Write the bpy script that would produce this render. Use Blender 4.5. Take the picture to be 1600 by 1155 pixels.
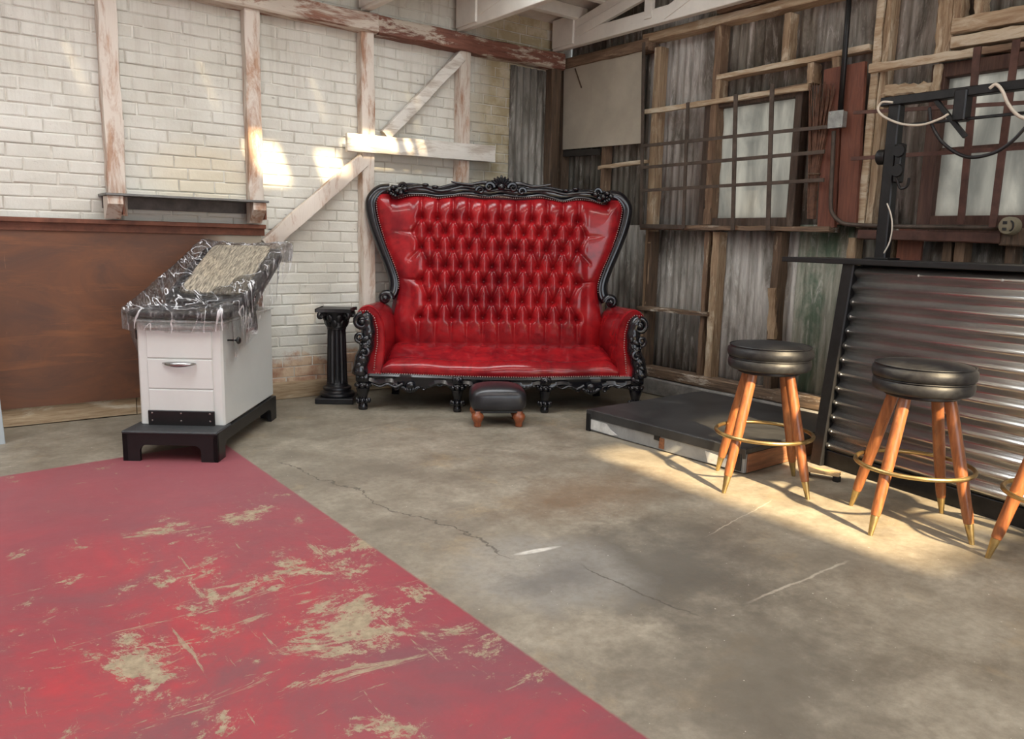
import bpy, math, random
import numpy as np
from mathutils import Vector, Matrix

for o in list(bpy.data.objects):
    bpy.data.objects.remove(o, do_unlink=True)
random.seed(11)
S = bpy.context.scene
C = S.collection

# ------------------------------------------------------------------ camera
FPX = 1226.7
YAW, PIT, ROL = 0.64856, 0.16204, 0.02423
CAM = Vector((0, 0, 1.15))
Fv = Vector((math.sin(YAW) * math.cos(PIT), math.cos(YAW) * math.cos(PIT), -math.sin(PIT)))
Rv = Fv.cross(Vector((0, 0, 1))).normalized()
Uv = Rv.cross(Fv)
R2 = Rv * math.cos(ROL) + Uv * math.sin(ROL)
U2 = -Rv * math.sin(ROL) + Uv * math.cos(ROL)
cam_d = bpy.data.cameras.new('camera')
cam = bpy.data.objects.new('camera', cam_d)
C.objects.link(cam)
cam.matrix_world = Matrix(((R2.x, U2.x, -Fv.x, CAM.x), (R2.y, U2.y, -Fv.y, CAM.y),
                           (R2.z, U2.z, -Fv.z, CAM.z), (0, 0, 0, 1)))
cam_d.sensor_fit = 'HORIZONTAL'
cam_d.sensor_width = 36
cam_d.lens = 36 * FPX / 1600
cam_d.clip_start = 0.05
S.camera = cam

# ------------------------------------------------------------------ world, sun, daylight, exposure
W = bpy.data.worlds.new('sky')
S.world = W
W.use_nodes = True
wn = W.node_tree
wn.nodes['Background'].inputs[0].default_value = (0.80, 0.90, 1.0, 1)
wn.nodes['Background'].inputs[1].default_value = 1.3

SUN = Vector((0.27, 1.41, -1.0)).normalized()
sd = bpy.data.lights.new('sun', 'SUN')
sd.energy = 19.0
sd.color = (1.0, 0.78, 0.48)
sd.angle = math.radians(1.7)
so = bpy.data.objects.new('sun', sd)
so.rotation_euler = SUN.to_track_quat('-Z', 'Y').to_euler()
so.location = (-2, -9, 8)
C.objects.link(so)


def area(name, loc, direction, sx, sy, power, col):
    d = bpy.data.lights.new(name, 'AREA')
    d.shape = 'RECTANGLE'
    d.size, d.size_y = sx, sy
    d.energy = power
    d.color = col
    o = bpy.data.objects.new(name, d)
    o.location = loc
    o.rotation_euler = Vector(direction).to_track_quat('-Z', 'Y').to_euler()
    C.objects.link(o)
    return o


# daylight entering by the roll-up door behind the camera and by the roof lights, plus an added ridge fill
area('door_daylight', (0.2, -3.3, 1.35), (0.0, 1, 0.02), 5.4, 2.5, 70, (0.86, 0.93, 1.0))
area('rooflight_daylight', (2.8, -2.0, 2.98), (0.25, 0.6, -1), 1.5, 1.9, 40, (0.92, 0.96, 1.0))
area('ridge_fill', (0.6, 0.75, 3.70), (0.0, 0.0, -1), 6.0, 0.5, 95, (1.0, 0.97, 0.92))  # added fill lamp under the ridge, not a known opening
area('north_rooflight_daylight', (0.5, 3.72, 3.22), (0.0, 0.0, -1), 6.0, 0.78, 135, (0.90, 0.95, 1.0))

S.view_settings.view_transform = 'Standard'
S.view_settings.look = 'None'
S.view_settings.gamma = 1.0
S.view_settings.use_curve_mapping = False
S.view_settings.exposure = 0.12


# ------------------------------------------------------------------ pixels to points
def ray(x, y):
    return R2 * ((x - 800) / FPX) - U2 * ((y - 577.5) / FPX) + Fv


def onz(x, y, z=0.0):
    d = ray(x, y)
    return CAM + d * ((z - CAM.z) / d.z)


def onx(x, y, X):
    d = ray(x, y)
    return CAM + d * ((X - CAM.x) / d.x)


def ony(x, y, Y):
    d = ray(x, y)
    return CAM + d * ((Y - CAM.y) / d.y)


def proj(p):
    d = Vector(p) - CAM
    z = d.dot(Fv)
    if z < 0.1:
        return (-9999, -9999)
    return (800 + FPX * d.dot(R2) / z, 577.5 - FPX * d.dot(U2) / z)


# ------------------------------------------------------------------ materials
class NT:
    def __init__(s, name):
        s.m = bpy.data.materials.new(name)
        s.m.use_nodes = True
        s.t = s.m.node_tree
        s.b = s.t.nodes['Principled BSDF']
        s.out = s.t.nodes['Material Output']
        g = s.t.nodes.new('ShaderNodeNewGeometry')
        s.pos = g.outputs['Position']
        tc = s.t.nodes.new('ShaderNodeTexCoord')
        s.obj = tc.outputs['Object']
        s.sep = None

    def set(s, sock, v):
        if hasattr(v, 'is_output'):
            s.t.links.new(v, sock)
        elif isinstance(v, (tuple, list)) and len(v) == 3 and sock.type == 'RGBA':
            sock.default_value = (*v, 1)
        else:
            sock.default_value = v

    def node(s, typ, ins=None, **kw):
        n = s.t.nodes.new(typ)
        for k, v in kw.items():
            setattr(n, k, v)
        for k, v in (ins or {}).items():
            s.set(n.inputs[k], v)
        return n

    def math(s, op, a, b=0.0, clamp=False):
        n = s.node('ShaderNodeMath', {0: a, 1: b}, operation=op, use_clamp=clamp)
        return n.outputs[0]

    def xyz(s):
        if s.sep is None:
            s.sep = s.node('ShaderNodeSeparateXYZ', {0: s.pos})
        return s.sep.outputs

    def vec(s, scale=(1, 1, 1), loc=(0, 0, 0), rot=(0, 0, 0), src=None):
        n = s.node('ShaderNodeMapping', {'Vector': src or s.pos, 'Location': loc, 'Rotation': rot, 'Scale': scale})
        return n.outputs[0]

    def noise(s, scale=5, detail=4, rough=0.6, dist=0.0, stretch=(1, 1, 1), off=(0, 0, 0), rot=(0, 0, 0), src=None):
        n = s.node('ShaderNodeTexNoise', {'Vector': s.vec(stretch, off, rot, src), 'Scale': scale, 'Detail': detail,
                                          'Roughness': rough, 'Distortion': dist})
        return n.outputs['Fac']

    def step(s, v, a, b):
        n = s.node('ShaderNodeMapRange', {'Value': v, 'From Min': a, 'From Max': b, 'To Min': 0.0, 'To Max': 1.0})
        n.clamp = True
        return n.outputs[0]

    def mix(s, f, a, b):
        n = s.node('ShaderNodeMix', data_type='RGBA')
        s.set(n.inputs[0], f)
        s.set(n.inputs[6], a)
        s.set(n.inputs[7], b)
        return n.outputs[2]

    def bump(s, h, strength=0.3, dist=0.01):
        n = s.node('ShaderNodeBump', {'Height': h, 'Strength': strength, 'Distance': dist})
        s.t.links.new(n.outputs[0], s.b.inputs['Normal'])
        return n

    def fin(s, col=None, rough=0.5, metal=0.0, spec=0.5, coat=0.0, coat_rough=0.1):
        if col is not None:
            s.set(s.b.inputs['Base Color'], col)
        s.set(s.b.inputs['Roughness'], rough)
        s.set(s.b.inputs['Metallic'], metal)
        s.b.inputs['Specular IOR Level'].default_value = spec
        s.b.inputs['Coat Weight'].default_value = coat
        s.b.inputs['Coat Roughness'].default_value = coat_rough
        return s.m


def simple(name, col, rough=0.5, metal=0.0, var=0.12, scale=12, spec=0.5, bump=0.0, coat=0.0):
    n = NT(name)
    f = n.step(n.noise(scale, 5, 0.65), 0.3, 0.7)
    dark = tuple(c * (1 - var * 1.6) for c in col)
    light = tuple(min(1, c * (1 + var)) for c in col)
    c = n.mix(f, dark, light)
    if bump:
        n.bump(n.noise(scale * 6, 4, 0.6), bump, 0.004)
    return n.fin(c, rough, metal, spec, coat)


def wood(name, light, dark, paint=None, amount=(0.5, 0.6), axis='z', rough=0.75):
    """grained timber; paint = flaking old paint colour"""
    n = NT(name)
    st = {'z': (9, 9, 0.7), 'y': (9, 0.7, 9), 'x': (0.7, 9, 9)}[axis]
    g = n.noise(7, 6, 0.65, 0.4, st)
    c = n.mix(n.step(g, 0.35, 0.68), dark, light)
    if paint:
        p = n.noise(5, 8, 0.72, 0.5, tuple(0.35 + 0.2 * k for k in st))
        c = n.mix(n.step(p, *amount), c, paint)
    n.bump(g, 0.5, 0.006)
    return n.fin(c, rough)


M = {}


def make_materials():
    # --- painted brick
    n = NT('painted_brick')
    x, y, z = n.xyz()
    grime = n.noise(1.6, 5, 0.6)
    c = n.mix(n.step(grime, 0.32, 0.7), (0.53, 0.51, 0.44), (0.70, 0.69, 0.63))
    streak = n.noise(4, 5, 0.7, 0.2, (6, 1, 0.35))
    hi = n.step(z, 1.5, 2.6)
    c = n.mix(n.math('MULTIPLY', n.step(streak, 0.50, 0.72), n.math('MULTIPLY', hi, 0.55)), c, (0.33, 0.29, 0.24))
    # yellowed patch beside the second post and near the corner
    dx = n.math('SUBTRACT', x, 1.55)
    dz = n.math('SUBTRACT', z, 1.50)
    d = n.math('SQRT', n.math('ADD', n.math('MULTIPLY', dx, dx), n.math('MULTIPLY', dz, n.math('MULTIPLY', dz, 3.0))))
    c = n.mix(n.math('MULTIPLY', n.step(n.math('ADD', d, n.math('MULTIPLY', grime, 0.3)), 0.62, 0.38), 0.6), c, (0.62, 0.53, 0.36))
    yel = n.step(n.math('ADD', x, n.math('MULTIPLY', n.noise(3, 4), 0.5)), 3.85, 4.05)
    yb = n.mix(n.step(n.noise(6, 4), 0.4, 0.6), (0.33, 0.26, 0.13), (0.50, 0.44, 0.31))
    c = n.mix(n.math('MULTIPLY', yel, 0.85), c, yb)
    # bare orange brick low down where the whitewash has come away
    low = n.math('ADD', z, n.math('MULTIPLY', n.noise(7, 5, 0.7, 0.0, (1, 1, 1.5)), 0.30))
    bare = n.mix(n.step(n.noise(9, 4), 0.38, 0.62), (0.30, 0.12, 0.055), (0.56, 0.40, 0.26))
    c = n.mix(n.math('MULTIPLY', n.step(low, 0.47, 0.41), 0.9), c, bare)
    # chips and holes
    chip = n.noise(26, 4, 0.7, 0.0, (0.55, 1, 1))
    c = n.mix(n.step(chip, 0.72, 0.75), c, (0.16, 0.13, 0.10))
    h = n.math('ADD', n.noise(40, 5, 0.7), n.math('MULTIPLY', n.step(chip, 0.70, 0.66), 1.2))
    n.bump(h, 0.45, 0.006)
    M['brick'] = n.fin(c, 0.8)
    n = NT('mortar_paint')
    c = n.mix(n.step(n.noise(5, 5), 0.38, 0.62), (0.46, 0.43, 0.365), (0.70, 0.68, 0.61))
    n.bump(n.noise(30, 5), 0.5, 0.006)
    M['mortar'] = n.fin(c, 0.85)

    # --- floor: worn red paint over stained concrete
    n = NT('concrete_floor')
    x, y, z = n.xyz()
    big = n.noise(0.9, 8, 0.68, 0.15)
    mid = n.noise(3.4, 10, 0.74, 0.12)
    fine = n.noise(30, 5, 0.7)
    conc = n.mix(n.step(mid, 0.34, 0.66), (0.165, 0.140, 0.103), (0.345, 0.308, 0.240))
    conc = n.mix(n.math('MULTIPLY', n.step(big, 0.5, 0.64), 0.6), conc, (0.145, 0.125, 0.095))
    tan = n.noise(1.7, 8, 0.74, 0.2, (1, 1, 1), (7, 3, 0))
    conc = n.mix(n.math('MULTIPLY', n.step(tan, 0.55, 0.68), 0.45), conc, (0.38, 0.28, 0.155))

    def blob(cx, cy, rx, ry, wob, soft, rot=0.0):
        ca, sa = math.cos(rot), math.sin(rot)
        ax = n.math('SUBTRACT', x, cx)
        ay = n.math('SUBTRACT', y, cy)
        bx = n.math('DIVIDE', n.math('ADD', n.math('MULTIPLY', ax, ca), n.math('MULTIPLY', ay, sa)), rx)
        by = n.math('DIVIDE', n.math('SUBTRACT', n.math('MULTIPLY', ay, ca), n.math('MULTIPLY', ax, sa)), ry)
        r = n.math('SQRT', n.math('ADD', n.math('MULTIPLY', bx, bx), n.math('MULTIPLY', by, by)))
        r = n.math('ADD', r, n.math('MULTIPLY', n.math('SUBTRACT', mid, 0.5), wob))
        return n.step(r, 1.0 + soft, 1.0 - soft)

    p = onz(1010, 885)
    conc = n.mix(n.math('MULTIPLY', blob(p.x, p.y, 0.42, 0.33, 2.2, 0.45), 0.72), conc, (0.085, 0.080, 0.070))
    p = onz(850, 890)
    conc = n.mix(n.math('MULTIPLY', blob(p.x, p.y, 0.30, 0.32, 1.6, 0.25), 0.55), conc, (0.33, 0.32, 0.29))
    p = onz(860, 905)
    conc = n.mix(n.math('MULTIPLY', blob(p.x, p.y, 0.16, 0.10, 2.0, 0.5), 0.6), conc, (0.11, 0.105, 0.10))
    p = onz(1180, 1040)
    conc = n.mix(n.math('MULTIPLY', blob(p.x, p.y, 0.55, 0.28, 2.4, 0.6, 0.6), 0.62), conc, (0.10, 0.09, 0.072))
    p = onz(930, 770)
    conc = n.mix(n.math('MULTIPLY', blob(p.x, p.y, 0.40, 0.22, 2.6, 0.6), 0.5), conc, (0.20, 0.115, 0.055))
    p = onz(837, 861)
    conc = n.mix(blob(p.x, p.y, 0.085, 0.014, 1.2, 0.3, -0.15), conc, (0.66, 0.64, 0.58))

    def crack(p0, p1, w, amp, sc):
        a, b = onz(*p0), onz(*p1)
        dv = (b - a)
        L = dv.length
        dv.normalize()
        ax = n.math('SUBTRACT', x, a.x)
        ay = n.math('SUBTRACT', y, a.y)
        al = n.math('ADD', n.math('MULTIPLY', ax, dv.x), n.math('MULTIPLY', ay, dv.y))
        pe = n.math('SUBTRACT', n.math('MULTIPLY', ay, dv.x), n.math('MULTIPLY', ax, dv.y))
        nz = n.noise(sc, 5, 0.65)
        pe = n.math('ABSOLUTE', n.math('ADD', pe, n.math('MULTIPLY', n.math('SUBTRACT', nz, 0.5), amp)))
        m = n.step(pe, w, w * 0.4)
        m = n.math('MULTIPLY', m, n.step(al, 0.0, 0.08))
        return n.math('MULTIPLY', m, n.step(al, L, L - 0.15))

    c1 = crack((430, 720), (830, 880), 0.006, 0.30, 2.6)
    c2 = crack((905, 880), (1110, 970), 0.006, 0.16, 3)
    c3 = crack((1330, 875), (1160, 945), 0.007, 0.05, 5)
    c4 = crack((1210, 780), (1100, 840), 0.004, 0.05, 5)
    conc = n.mix(n.math('MULTIPLY', c1, 0.75), conc, (0.07, 0.06, 0.05))
    conc = n.mix(n.math('MULTIPLY', c2, 0.8), conc, (0.06, 0.05, 0.04))
    conc = n.mix(n.math('MULTIPLY', n.math('ADD', c3, c4, True), 0.6), conc, (0.52, 0.47, 0.38))
    speck = n.noise(70, 2, 0.5, 0, (1, 1, 1), (3, 1, 0))
    conc = n.mix(n.step(speck, 0.74, 0.77), conc, (0.60, 0.57, 0.50))
    conc = n.mix(n.math('MULTIPLY', n.step(fine, 0.42, 0.72), 0.42), conc, (0.13, 0.11, 0.08))
    # red paint
    red = n.mix(n.step(n.noise(1.1, 5, 0.65, 0.8, (1, 1, 1), (2, 9, 0)), 0.36, 0.64), (0.235, 0.036, 0.050), (0.40, 0.032, 0.042))
    dirt = n.noise(1.4, 7, 0.72, 1.0, (1, 1, 1), (5, 5, 0))
    red = n.mix(n.math('MULTIPLY', n.step(dirt, 0.40, 0.62), 0.75), red, (0.165, 0.062, 0.072))
    red = n.mix(n.math('MULTIPLY', n.step(x, 0.55, 1.3), 0.45), red, (0.19, 0.055, 0.075))
    red = n.mix(n.math('MULTIPLY', n.step(fine, 0.45, 0.75), 0.22), red, (0.15, 0.05, 0.05))
    dust = n.step(y, 2.2, 4.0)
    red = n.mix(n.math('MULTIPLY', dust, 0.75), red, (0.27, 0.085, 0.098))
    # wear : broad patches and scratches across
    w1 = n.noise(2.7, 12, 0.84, 0.3, (1, 1, 1), (1.7, 0.4, 0))
    w2 = n.noise(5, 7, 0.78, 0.7, (0.45, 2.0, 1), (3, 3, 0), (0, 0, 0.55))
    w3 = n.noise(7, 6, 0.75, 0.2, (3.6, 0.30, 1), (0, 2, 0), (0, 0, -0.9))
    pc = onz(470, 960)
    cen = blob(pc.x, pc.y, 0.85, 0.95, 1.0, 0.7)
    thr = n.math('MULTIPLY', cen, 0.075)
    wear = n.step(n.math('ADD', w1, thr), 0.600, 0.632)
    wear = n.math('MAXIMUM', wear, n.math('MULTIPLY', n.step(n.math('ADD', w2, thr), 0.655, 0.685), 0.85))
    wear = n.math('MAXIMUM', wear, n.math('MULTIPLY', n.step(n.math('ADD', w3, thr), 0.69, 0.715), 0.8))
    red = n.mix(wear, red, n.mix(n.step(fine, 0.35, 0.65), (0.24, 0.19, 0.12), (0.38, 0.31, 0.205)))
    ex = n.math('ADD', x, n.math('MULTIPLY', n.math('SUBTRACT', fine, 0.5), 0.012))
    ey = n.math('SUBTRACT', y, n.math('MULTIPLY', n.math('SUBTRACT', x, 1.291), 0.11))
    inr = n.math('MULTIPLY', n.step(ex, 1.297, 1.287), n.step(ey, 4.40, 4.385))
    col = n.mix(inr, conc, red)
    n.bump(n.math('ADD', n.math('MULTIPLY', fine, 0.5), n.math('MULTIPLY', mid, 0.9)), 0.22, 0.006)
    rg = n.math('ADD', n.math('MULTIPLY', mid, 0.30), n.math('SUBTRACT', 0.42, n.math('MULTIPLY', inr, 0.06)))
    M['floor'] = n.fin(col, rg, 0, 0.45)

    # --- corrugated iron, weathered (vertical streaks)
    def corr(name, a, b, rust, rl, rh, rough, metal):
        n = NT(name)
        s1 = n.noise(5, 6, 0.7, 0.3, (5, 5, 0.45))
        s2 = n.noise(2.2, 6, 0.7, 0.5, (2, 2, 0.6), (4, 4, 4))
        c = n.mix(n.step(s1, 0.34, 0.66), a, b)
        c = n.mix(n.math('MULTIPLY', n.step(s2, rl, rh), 0.85), c, rust)
        wh = n.noise(4, 7, 0.75, 0.6, (4, 4, 0.7), (9, 2, 1))
        c = n.mix(n.math('MULTIPLY', n.step(wh, 0.54, 0.66), 0.75), c, (0.58, 0.56, 0.52))
        n.bump(s1, 0.2, 0.004)
        return n.fin(c, rough, metal)
    M['corr_grey'] = corr('corrugated_grey', (0.13, 0.12, 0.10), (0.36, 0.34, 0.31), (0.055, 0.045, 0.033), 0.48, 0.62, 0.6, 0.05)
    M['corr_pale'] = corr('corrugated_pale', (0.23, 0.22, 0.20), (0.52, 0.505, 0.475), (0.10, 0.085, 0.065), 0.50, 0.64, 0.6, 0.05)
    M['corr_dark'] = corr('corrugated_dark', (0.10, 0.092, 0.075), (0.28, 0.265, 0.225), (0.06, 0.045, 0.03), 0.48, 0.62, 0.65, 0.05)
    M['corr_green'] = corr('corrugated_green', (0.17, 0.18, 0.14), (0.40, 0.40, 0.34), (0.065, 0.12, 0.075), 0.49, 0.62, 0.6, 0.05)
    n = NT('bar_corrugated_steel')
    f = n.noise(3, 5, 0.65, 0.3, (1, 0.6, 3))
    c = n.mix(n.step(f, 0.35, 0.7), (0.50, 0.49, 0.47), (0.68, 0.68, 0.67))
    M['bar_steel'] = n.fin(c, n.math('ADD', n.math('MULTIPLY', f, 0.12), 0.17), 0.9)

    # --- timber
    M['post'] = wood('whitewashed_post', (0.46, 0.30, 0.20), (0.31, 0.165, 0.105), (0.62, 0.55, 0.475), (0.38, 0.52))
    M['plate'] = wood('flaking_red_beam', (0.25, 0.105, 0.068), (0.125, 0.048, 0.034), (0.50, 0.43, 0.35), (0.49, 0.56), 'x')
    M['plate_pale'] = wood('flaking_pale_beam', (0.30, 0.15, 0.10), (0.18, 0.075, 0.05), (0.56, 0.49, 0.41), (0.42, 0.52), 'x')
    M['plate_dark'] = wood('dark_red_beam', (0.16, 0.06, 0.04), (0.08, 0.03, 0.022), (0.42, 0.34, 0.26), (0.64, 0.70), 'x')
    M['white_board'] = wood('white_painted_board', (0.55, 0.50, 0.43), (0.40, 0.34, 0.28), (0.66, 0.63, 0.57), (0.42, 0.52), 'x')
    M['stud'] = wood('raw_stud', (0.40, 0.30, 0.19), (0.19, 0.12, 0.07), (0.52, 0.44, 0.32), (0.52, 0.62))
    M['stud_brown'] = wood('brown_stud', (0.24, 0.155, 0.095), (0.10, 0.060, 0.037), (0.42, 0.33, 0.22), (0.58, 0.66))
    M['stud_dark'] = wood('dark_stud', (0.14, 0.09, 0.055), (0.055, 0.036, 0.024), (0.34, 0.27, 0.19), (0.62, 0.70))
    M['rail'] = wood('pale_rail', (0.50, 0.40, 0.27), (0.31, 0.21, 0.125), (0.56, 0.49, 0.37), (0.5, 0.62), 'y')
    M['rail_brown'] = wood('brown_rail', (0.25, 0.165, 0.105), (0.11, 0.068, 0.042), (0.45, 0.36, 0.26), (0.60, 0.68), 'y')
    M['sill'] = wood('weathered_sill', (0.24, 0.16, 0.10), (0.075, 0.05, 0.035), (0.52, 0.46, 0.38), (0.55, 0.63), 'y')
    M['base_wood'] = wood('plank_skirting', (0.47, 0.36, 0.23), (0.27, 0.18, 0.10), (0.52, 0.45, 0.34), (0.55, 0.65), 'x')
    M['red_board'] = wood('red_oxide_board', (0.195, 0.070, 0.040), (0.105, 0.038, 0.025), (0.19, 0.075, 0.05), (0.56, 0.66))
    M['window_wood'] = wood('dark_window_wood', (0.10, 0.068, 0.048), (0.042, 0.028, 0.02), (0.16, 0.12, 0.09), (0.6, 0.7))
    M['red_window_wood'] = wood('oxblood_window_wood', (0.10, 0.052, 0.036), (0.05, 0.022, 0.016), (0.15, 0.08, 0.055), (0.6, 0.7))
    M['truss'] = simple('truss_white_paint', (0.72, 0.70, 0.64), 0.6, 0, 0.06, 6, bump=0.2)
    M['deck'] = simple('roof_deck_paint', (0.62, 0.59, 0.54), 0.7, 0, 0.12, 5, bump=0.2)
    M['beige_board'] = simple('beige_hardboard', (0.40, 0.36, 0.29), 0.8, 0, 0.12, 2.2, bump=0.1)
    n = NT('concrete_kerb')
    c = n.mix(n.step(n.noise(6, 6, 0.7), 0.35, 0.65), (0.13, 0.125, 0.115), (0.28, 0.27, 0.25))
    n.bump(n.noise(25, 5), 0.5, 0.008)
    M['kerb'] = n.fin(c, 0.8)
    M['far_wall'] = simple('plain_plaster', (0.50, 0.47, 0.41), 0.85, 0, 0.1, 2)

    # --- rust panel
    n = NT('rusted_sheet_steel')
    x, y, z = n.xyz()
    a = n.noise(2.2, 7, 0.68, 0.8, (0.8, 1, 1.6))
    c = n.mix(n.step(a, 0.32, 0.70), (0.088, 0.043, 0.028), (0.19, 0.076, 0.035))
    b_ = n.noise(4, 6, 0.7, 0.5, (0.35, 1, 3.2), (3, 0, 5))
    c = n.mix(n.math('MULTIPLY', n.step(b_, 0.55, 0.72), 0.6), c, (0.27, 0.105, 0.04))
    b2 = n.noise(9, 6, 0.75, 0.2, (4, 1, 0.5), (1, 0, 2))
    c = n.mix(n.math('MULTIPLY', n.step(b2, 0.64, 0.74), 0.4), c, (0.30, 0.16, 0.09))
    e = n.math('ADD', x, n.math('MULTIPLY', n.noise(3.5, 4), 0.25))
    up = n.math('ADD', z, n.math('MULTIPLY', n.noise(4, 4), 0.3))
    c = n.mix(n.math('MULTIPLY', n.math('MULTIPLY', n.step(e, 1.62, 1.74), n.step(up, 1.06, 1.16)), 0.85), c, (0.42, 0.37, 0.29))
    n.bump(a, 0.1, 0.004)
    M['rust'] = n.fin(c, n.math('ADD', n.math('MULTIPLY', a, 0.3), 0.40), 0.25)
    M['rust_rail'] = simple('rusty_angle', (0.17, 0.062, 0.035), 0.6, 0.3, 0.3, 9, bump=0.2)
    M['rust_bar'] = simple('brown_iron_bar', (0.095, 0.073, 0.058), 0.6, 0.4, 0.25, 14, bump=0.2)
    M['red_iron'] = simple('red_oxide_iron', (0.105, 0.050, 0.038), 0.55, 0.3, 0.3, 9, bump=0.2)
    M['shelf_steel'] = simple('dull_grey_steel', (0.20, 0.195, 0.185), 0.45, 0.7, 0.25, 8)
    M['shelf_dark'] = simple('dark_bracket', (0.10, 0.085, 0.075), 0.6, 0.2, 0.3, 14)
    M['grey_post'] = simple('pale_grey_metal', (0.44, 0.49, 0.52), 0.5, 0.1, 0.06, 5)

    # --- sofa
    n = NT('red_leather')
    a = n.noise(5, 6, 0.6, 0.6, src=n.obj)
    c = n.mix(n.step(a, 0.34, 0.66), (0.18, 0.0055, 0.010), (0.40, 0.013, 0.017))
    b_ = n.noise(14, 5, 0.65, 0.4, src=n.obj)
    c = n.mix(n.math('MULTIPLY', n.step(b_, 0.52, 0.68), 0.45), c, (0.12, 0.004, 0.008))
    n.bump(n.noise(160, 3, 0.6, src=n.obj), 0.06, 0.002)
    M['leather'] = n.fin(c, 0.26, 0, 0.30, 0.35, 0.07)
    M['leather_dark'] = simple('red_leather_rear', (0.20, 0.01, 0.015), 0.4)
    M['lacquer'] = simple('black_lacquer', (0.006, 0.006, 0.009), 0.22, 0, 0.2, 20, 0.55, coat=0.3)
    M['nail'] = simple('nail_heads', (0.52, 0.36, 0.32), 0.3, 0.8)
    M['pedestal'] = simple('satin_black_plaster', (0.010, 0.010, 0.012), 0.38, 0, 0.2, 20, bump=0.08)
    n = NT('black_leather')
    a = n.noise(8, 5, 0.6, 0.5, src=n.obj)
    c = n.mix(n.step(a, 0.35, 0.7), (0.010, 0.010, 0.013), (0.030, 0.029, 0.033))
    n.bump(n.noise(110, 3, 0.6, src=n.obj), 0.12, 0.002)
    M['black_leather'] = n.fin(c, 0.30, 0, 0.55)
    n = NT('worn_black_vinyl')
    a = n.noise(14, 6, 0.7, 0.8, src=n.obj)
    c = n.mix(n.step(a, 0.40, 0.72), (0.012, 0.012, 0.014), (0.034, 0.035, 0.036))
    n.bump(n.noise(60, 4, 0.65, src=n.obj), 0.2, 0.003)
    M['vinyl'] = n.fin(c, 0.46, 0, 0.35)

    def turned(name, l, d):
        n = NT(name)
        g = n.noise(9, 6, 0.65, 0.5, (6, 6, 0.6), src=n.obj)
        c = n.mix(n.step(g, 0.35, 0.68), d, l)
        return n.fin(c, 0.34, 0, 0.5, 0.2, 0.2)
    M['stool_wood'] = turned('stool_leg_wood', (0.37, 0.135, 0.045), (0.17, 0.052, 0.018))
    M['bun_wood'] = turned('ottoman_foot_wood', (0.33, 0.095, 0.032), (0.19, 0.05, 0.02))
    n = NT('tarnished_brass')
    a = n.noise(12, 5, 0.7)
    c = n.mix(n.step(a, 0.35, 0.7), (0.34, 0.235, 0.10), (0.58, 0.43, 0.19))
    M['brass'] = n.fin(c, 0.32, 0.9)

    # --- cabinet with pads
    M['enamel'] = simple('cream_enamel', (0.69, 0.715, 0.69), 0.28, 0, 0.03, 3, coat=0.3)
    M['black_paint'] = simple('black_cast_paint', (0.008, 0.008, 0.009), 0.38, 0, 0.2, 18, bump=0.1)
    M['tread'] = simple('ribbed_black_rubber', (0.030, 0.032, 0.034), 0.6, 0, 0.2, 40, bump=0.3)
    M['chrome'] = simple('dull_chrome', (0.42, 0.42, 0.42), 0.25, 1.0, 0.15, 20)
    n = NT('grey_pad_vinyl')
    a = n.noise(9, 5)
    c = n.mix(a, (0.018, 0.018, 0.022), (0.05, 0.048, 0.055))
    M['pad'] = n.fin(c, 0.35)
    n = NT('painted_film_glints')
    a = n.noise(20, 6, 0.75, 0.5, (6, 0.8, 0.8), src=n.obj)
    c = n.mix(n.step(a, 0.38, 0.64), (0.10, 0.085, 0.065), (0.62, 0.54, 0.41))  # beige streaks are the film's reflections put into the colour
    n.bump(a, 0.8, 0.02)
    M['film_glint'] = n.fin(c, 0.45)
    # clear wrinkled film
    n = NT('clear_wrapping_film')
    nt = n.t
    tr = n.node('ShaderNodeBsdfTransparent', {'Color': (0.975, 0.98, 0.99)})
    gl = n.node('ShaderNodeBsdfGlossy', {'Color': (1, 1, 1), 'Roughness': 0.12})
    df = n.node('ShaderNodeBsdfDiffuse', {'Color': (0.95, 0.95, 0.97)})
    wr = n.noise(9, 6, 0.7, 0.8, (2.4, 2.4, 0.7))
    bp = n.node('ShaderNodeBump', {'Height': wr, 'Strength': 1.0, 'Distance': 0.05})
    nt.links.new(bp.outputs[0], gl.inputs['Normal'])
    lw = n.node('ShaderNodeFresnel', {'IOR': 1.5})
    nt.links.new(bp.outputs[0], lw.inputs['Normal'])
    m1 = n.node('ShaderNodeMixShader')
    n.set(m1.inputs[0], n.math('MULTIPLY', lw.outputs[0], 0.95, True))
    nt.links.new(tr.outputs[0], m1.inputs[1])
    nt.links.new(gl.outputs[0], m1.inputs[2])
    m2 = n.node('ShaderNodeMixShader')
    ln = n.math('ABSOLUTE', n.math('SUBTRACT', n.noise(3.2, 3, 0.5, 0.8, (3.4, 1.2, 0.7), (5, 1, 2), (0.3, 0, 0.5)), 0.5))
    n.set(m2.inputs[0], n.math('ADD', n.math('MULTIPLY', n.step(ln, 0.014, 0.003), 0.55), n.math('MULTIPLY', n.step(n.noise(16, 6, 0.75, 1.0, (2.6, 2.6, 0.5)), 0.55, 0.68), 0.34), True))  # white diffuse streaks painted in as highlights on the wrinkles
    nt.links.new(m1.outputs[0], m2.inputs[1])
    nt.links.new(df.outputs[0], m2.inputs[2])
    nt.links.new(m2.outputs[0], n.out.inputs['Surface'])
    M['film'] = n.m

    # --- platform, bar, rig
    n = NT('black_deck_paint')
    a = n.noise(3, 6, 0.65, 0.6)
    c = n.mix(n.step(a, 0.35, 0.72), (0.016, 0.016, 0.017), (0.058, 0.058, 0.058))
    M['deck_black'] = n.fin(c, 0.5)
    n = NT('grey_side_board')
    a = n.noise(4, 7, 0.72, 0.3)
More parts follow.
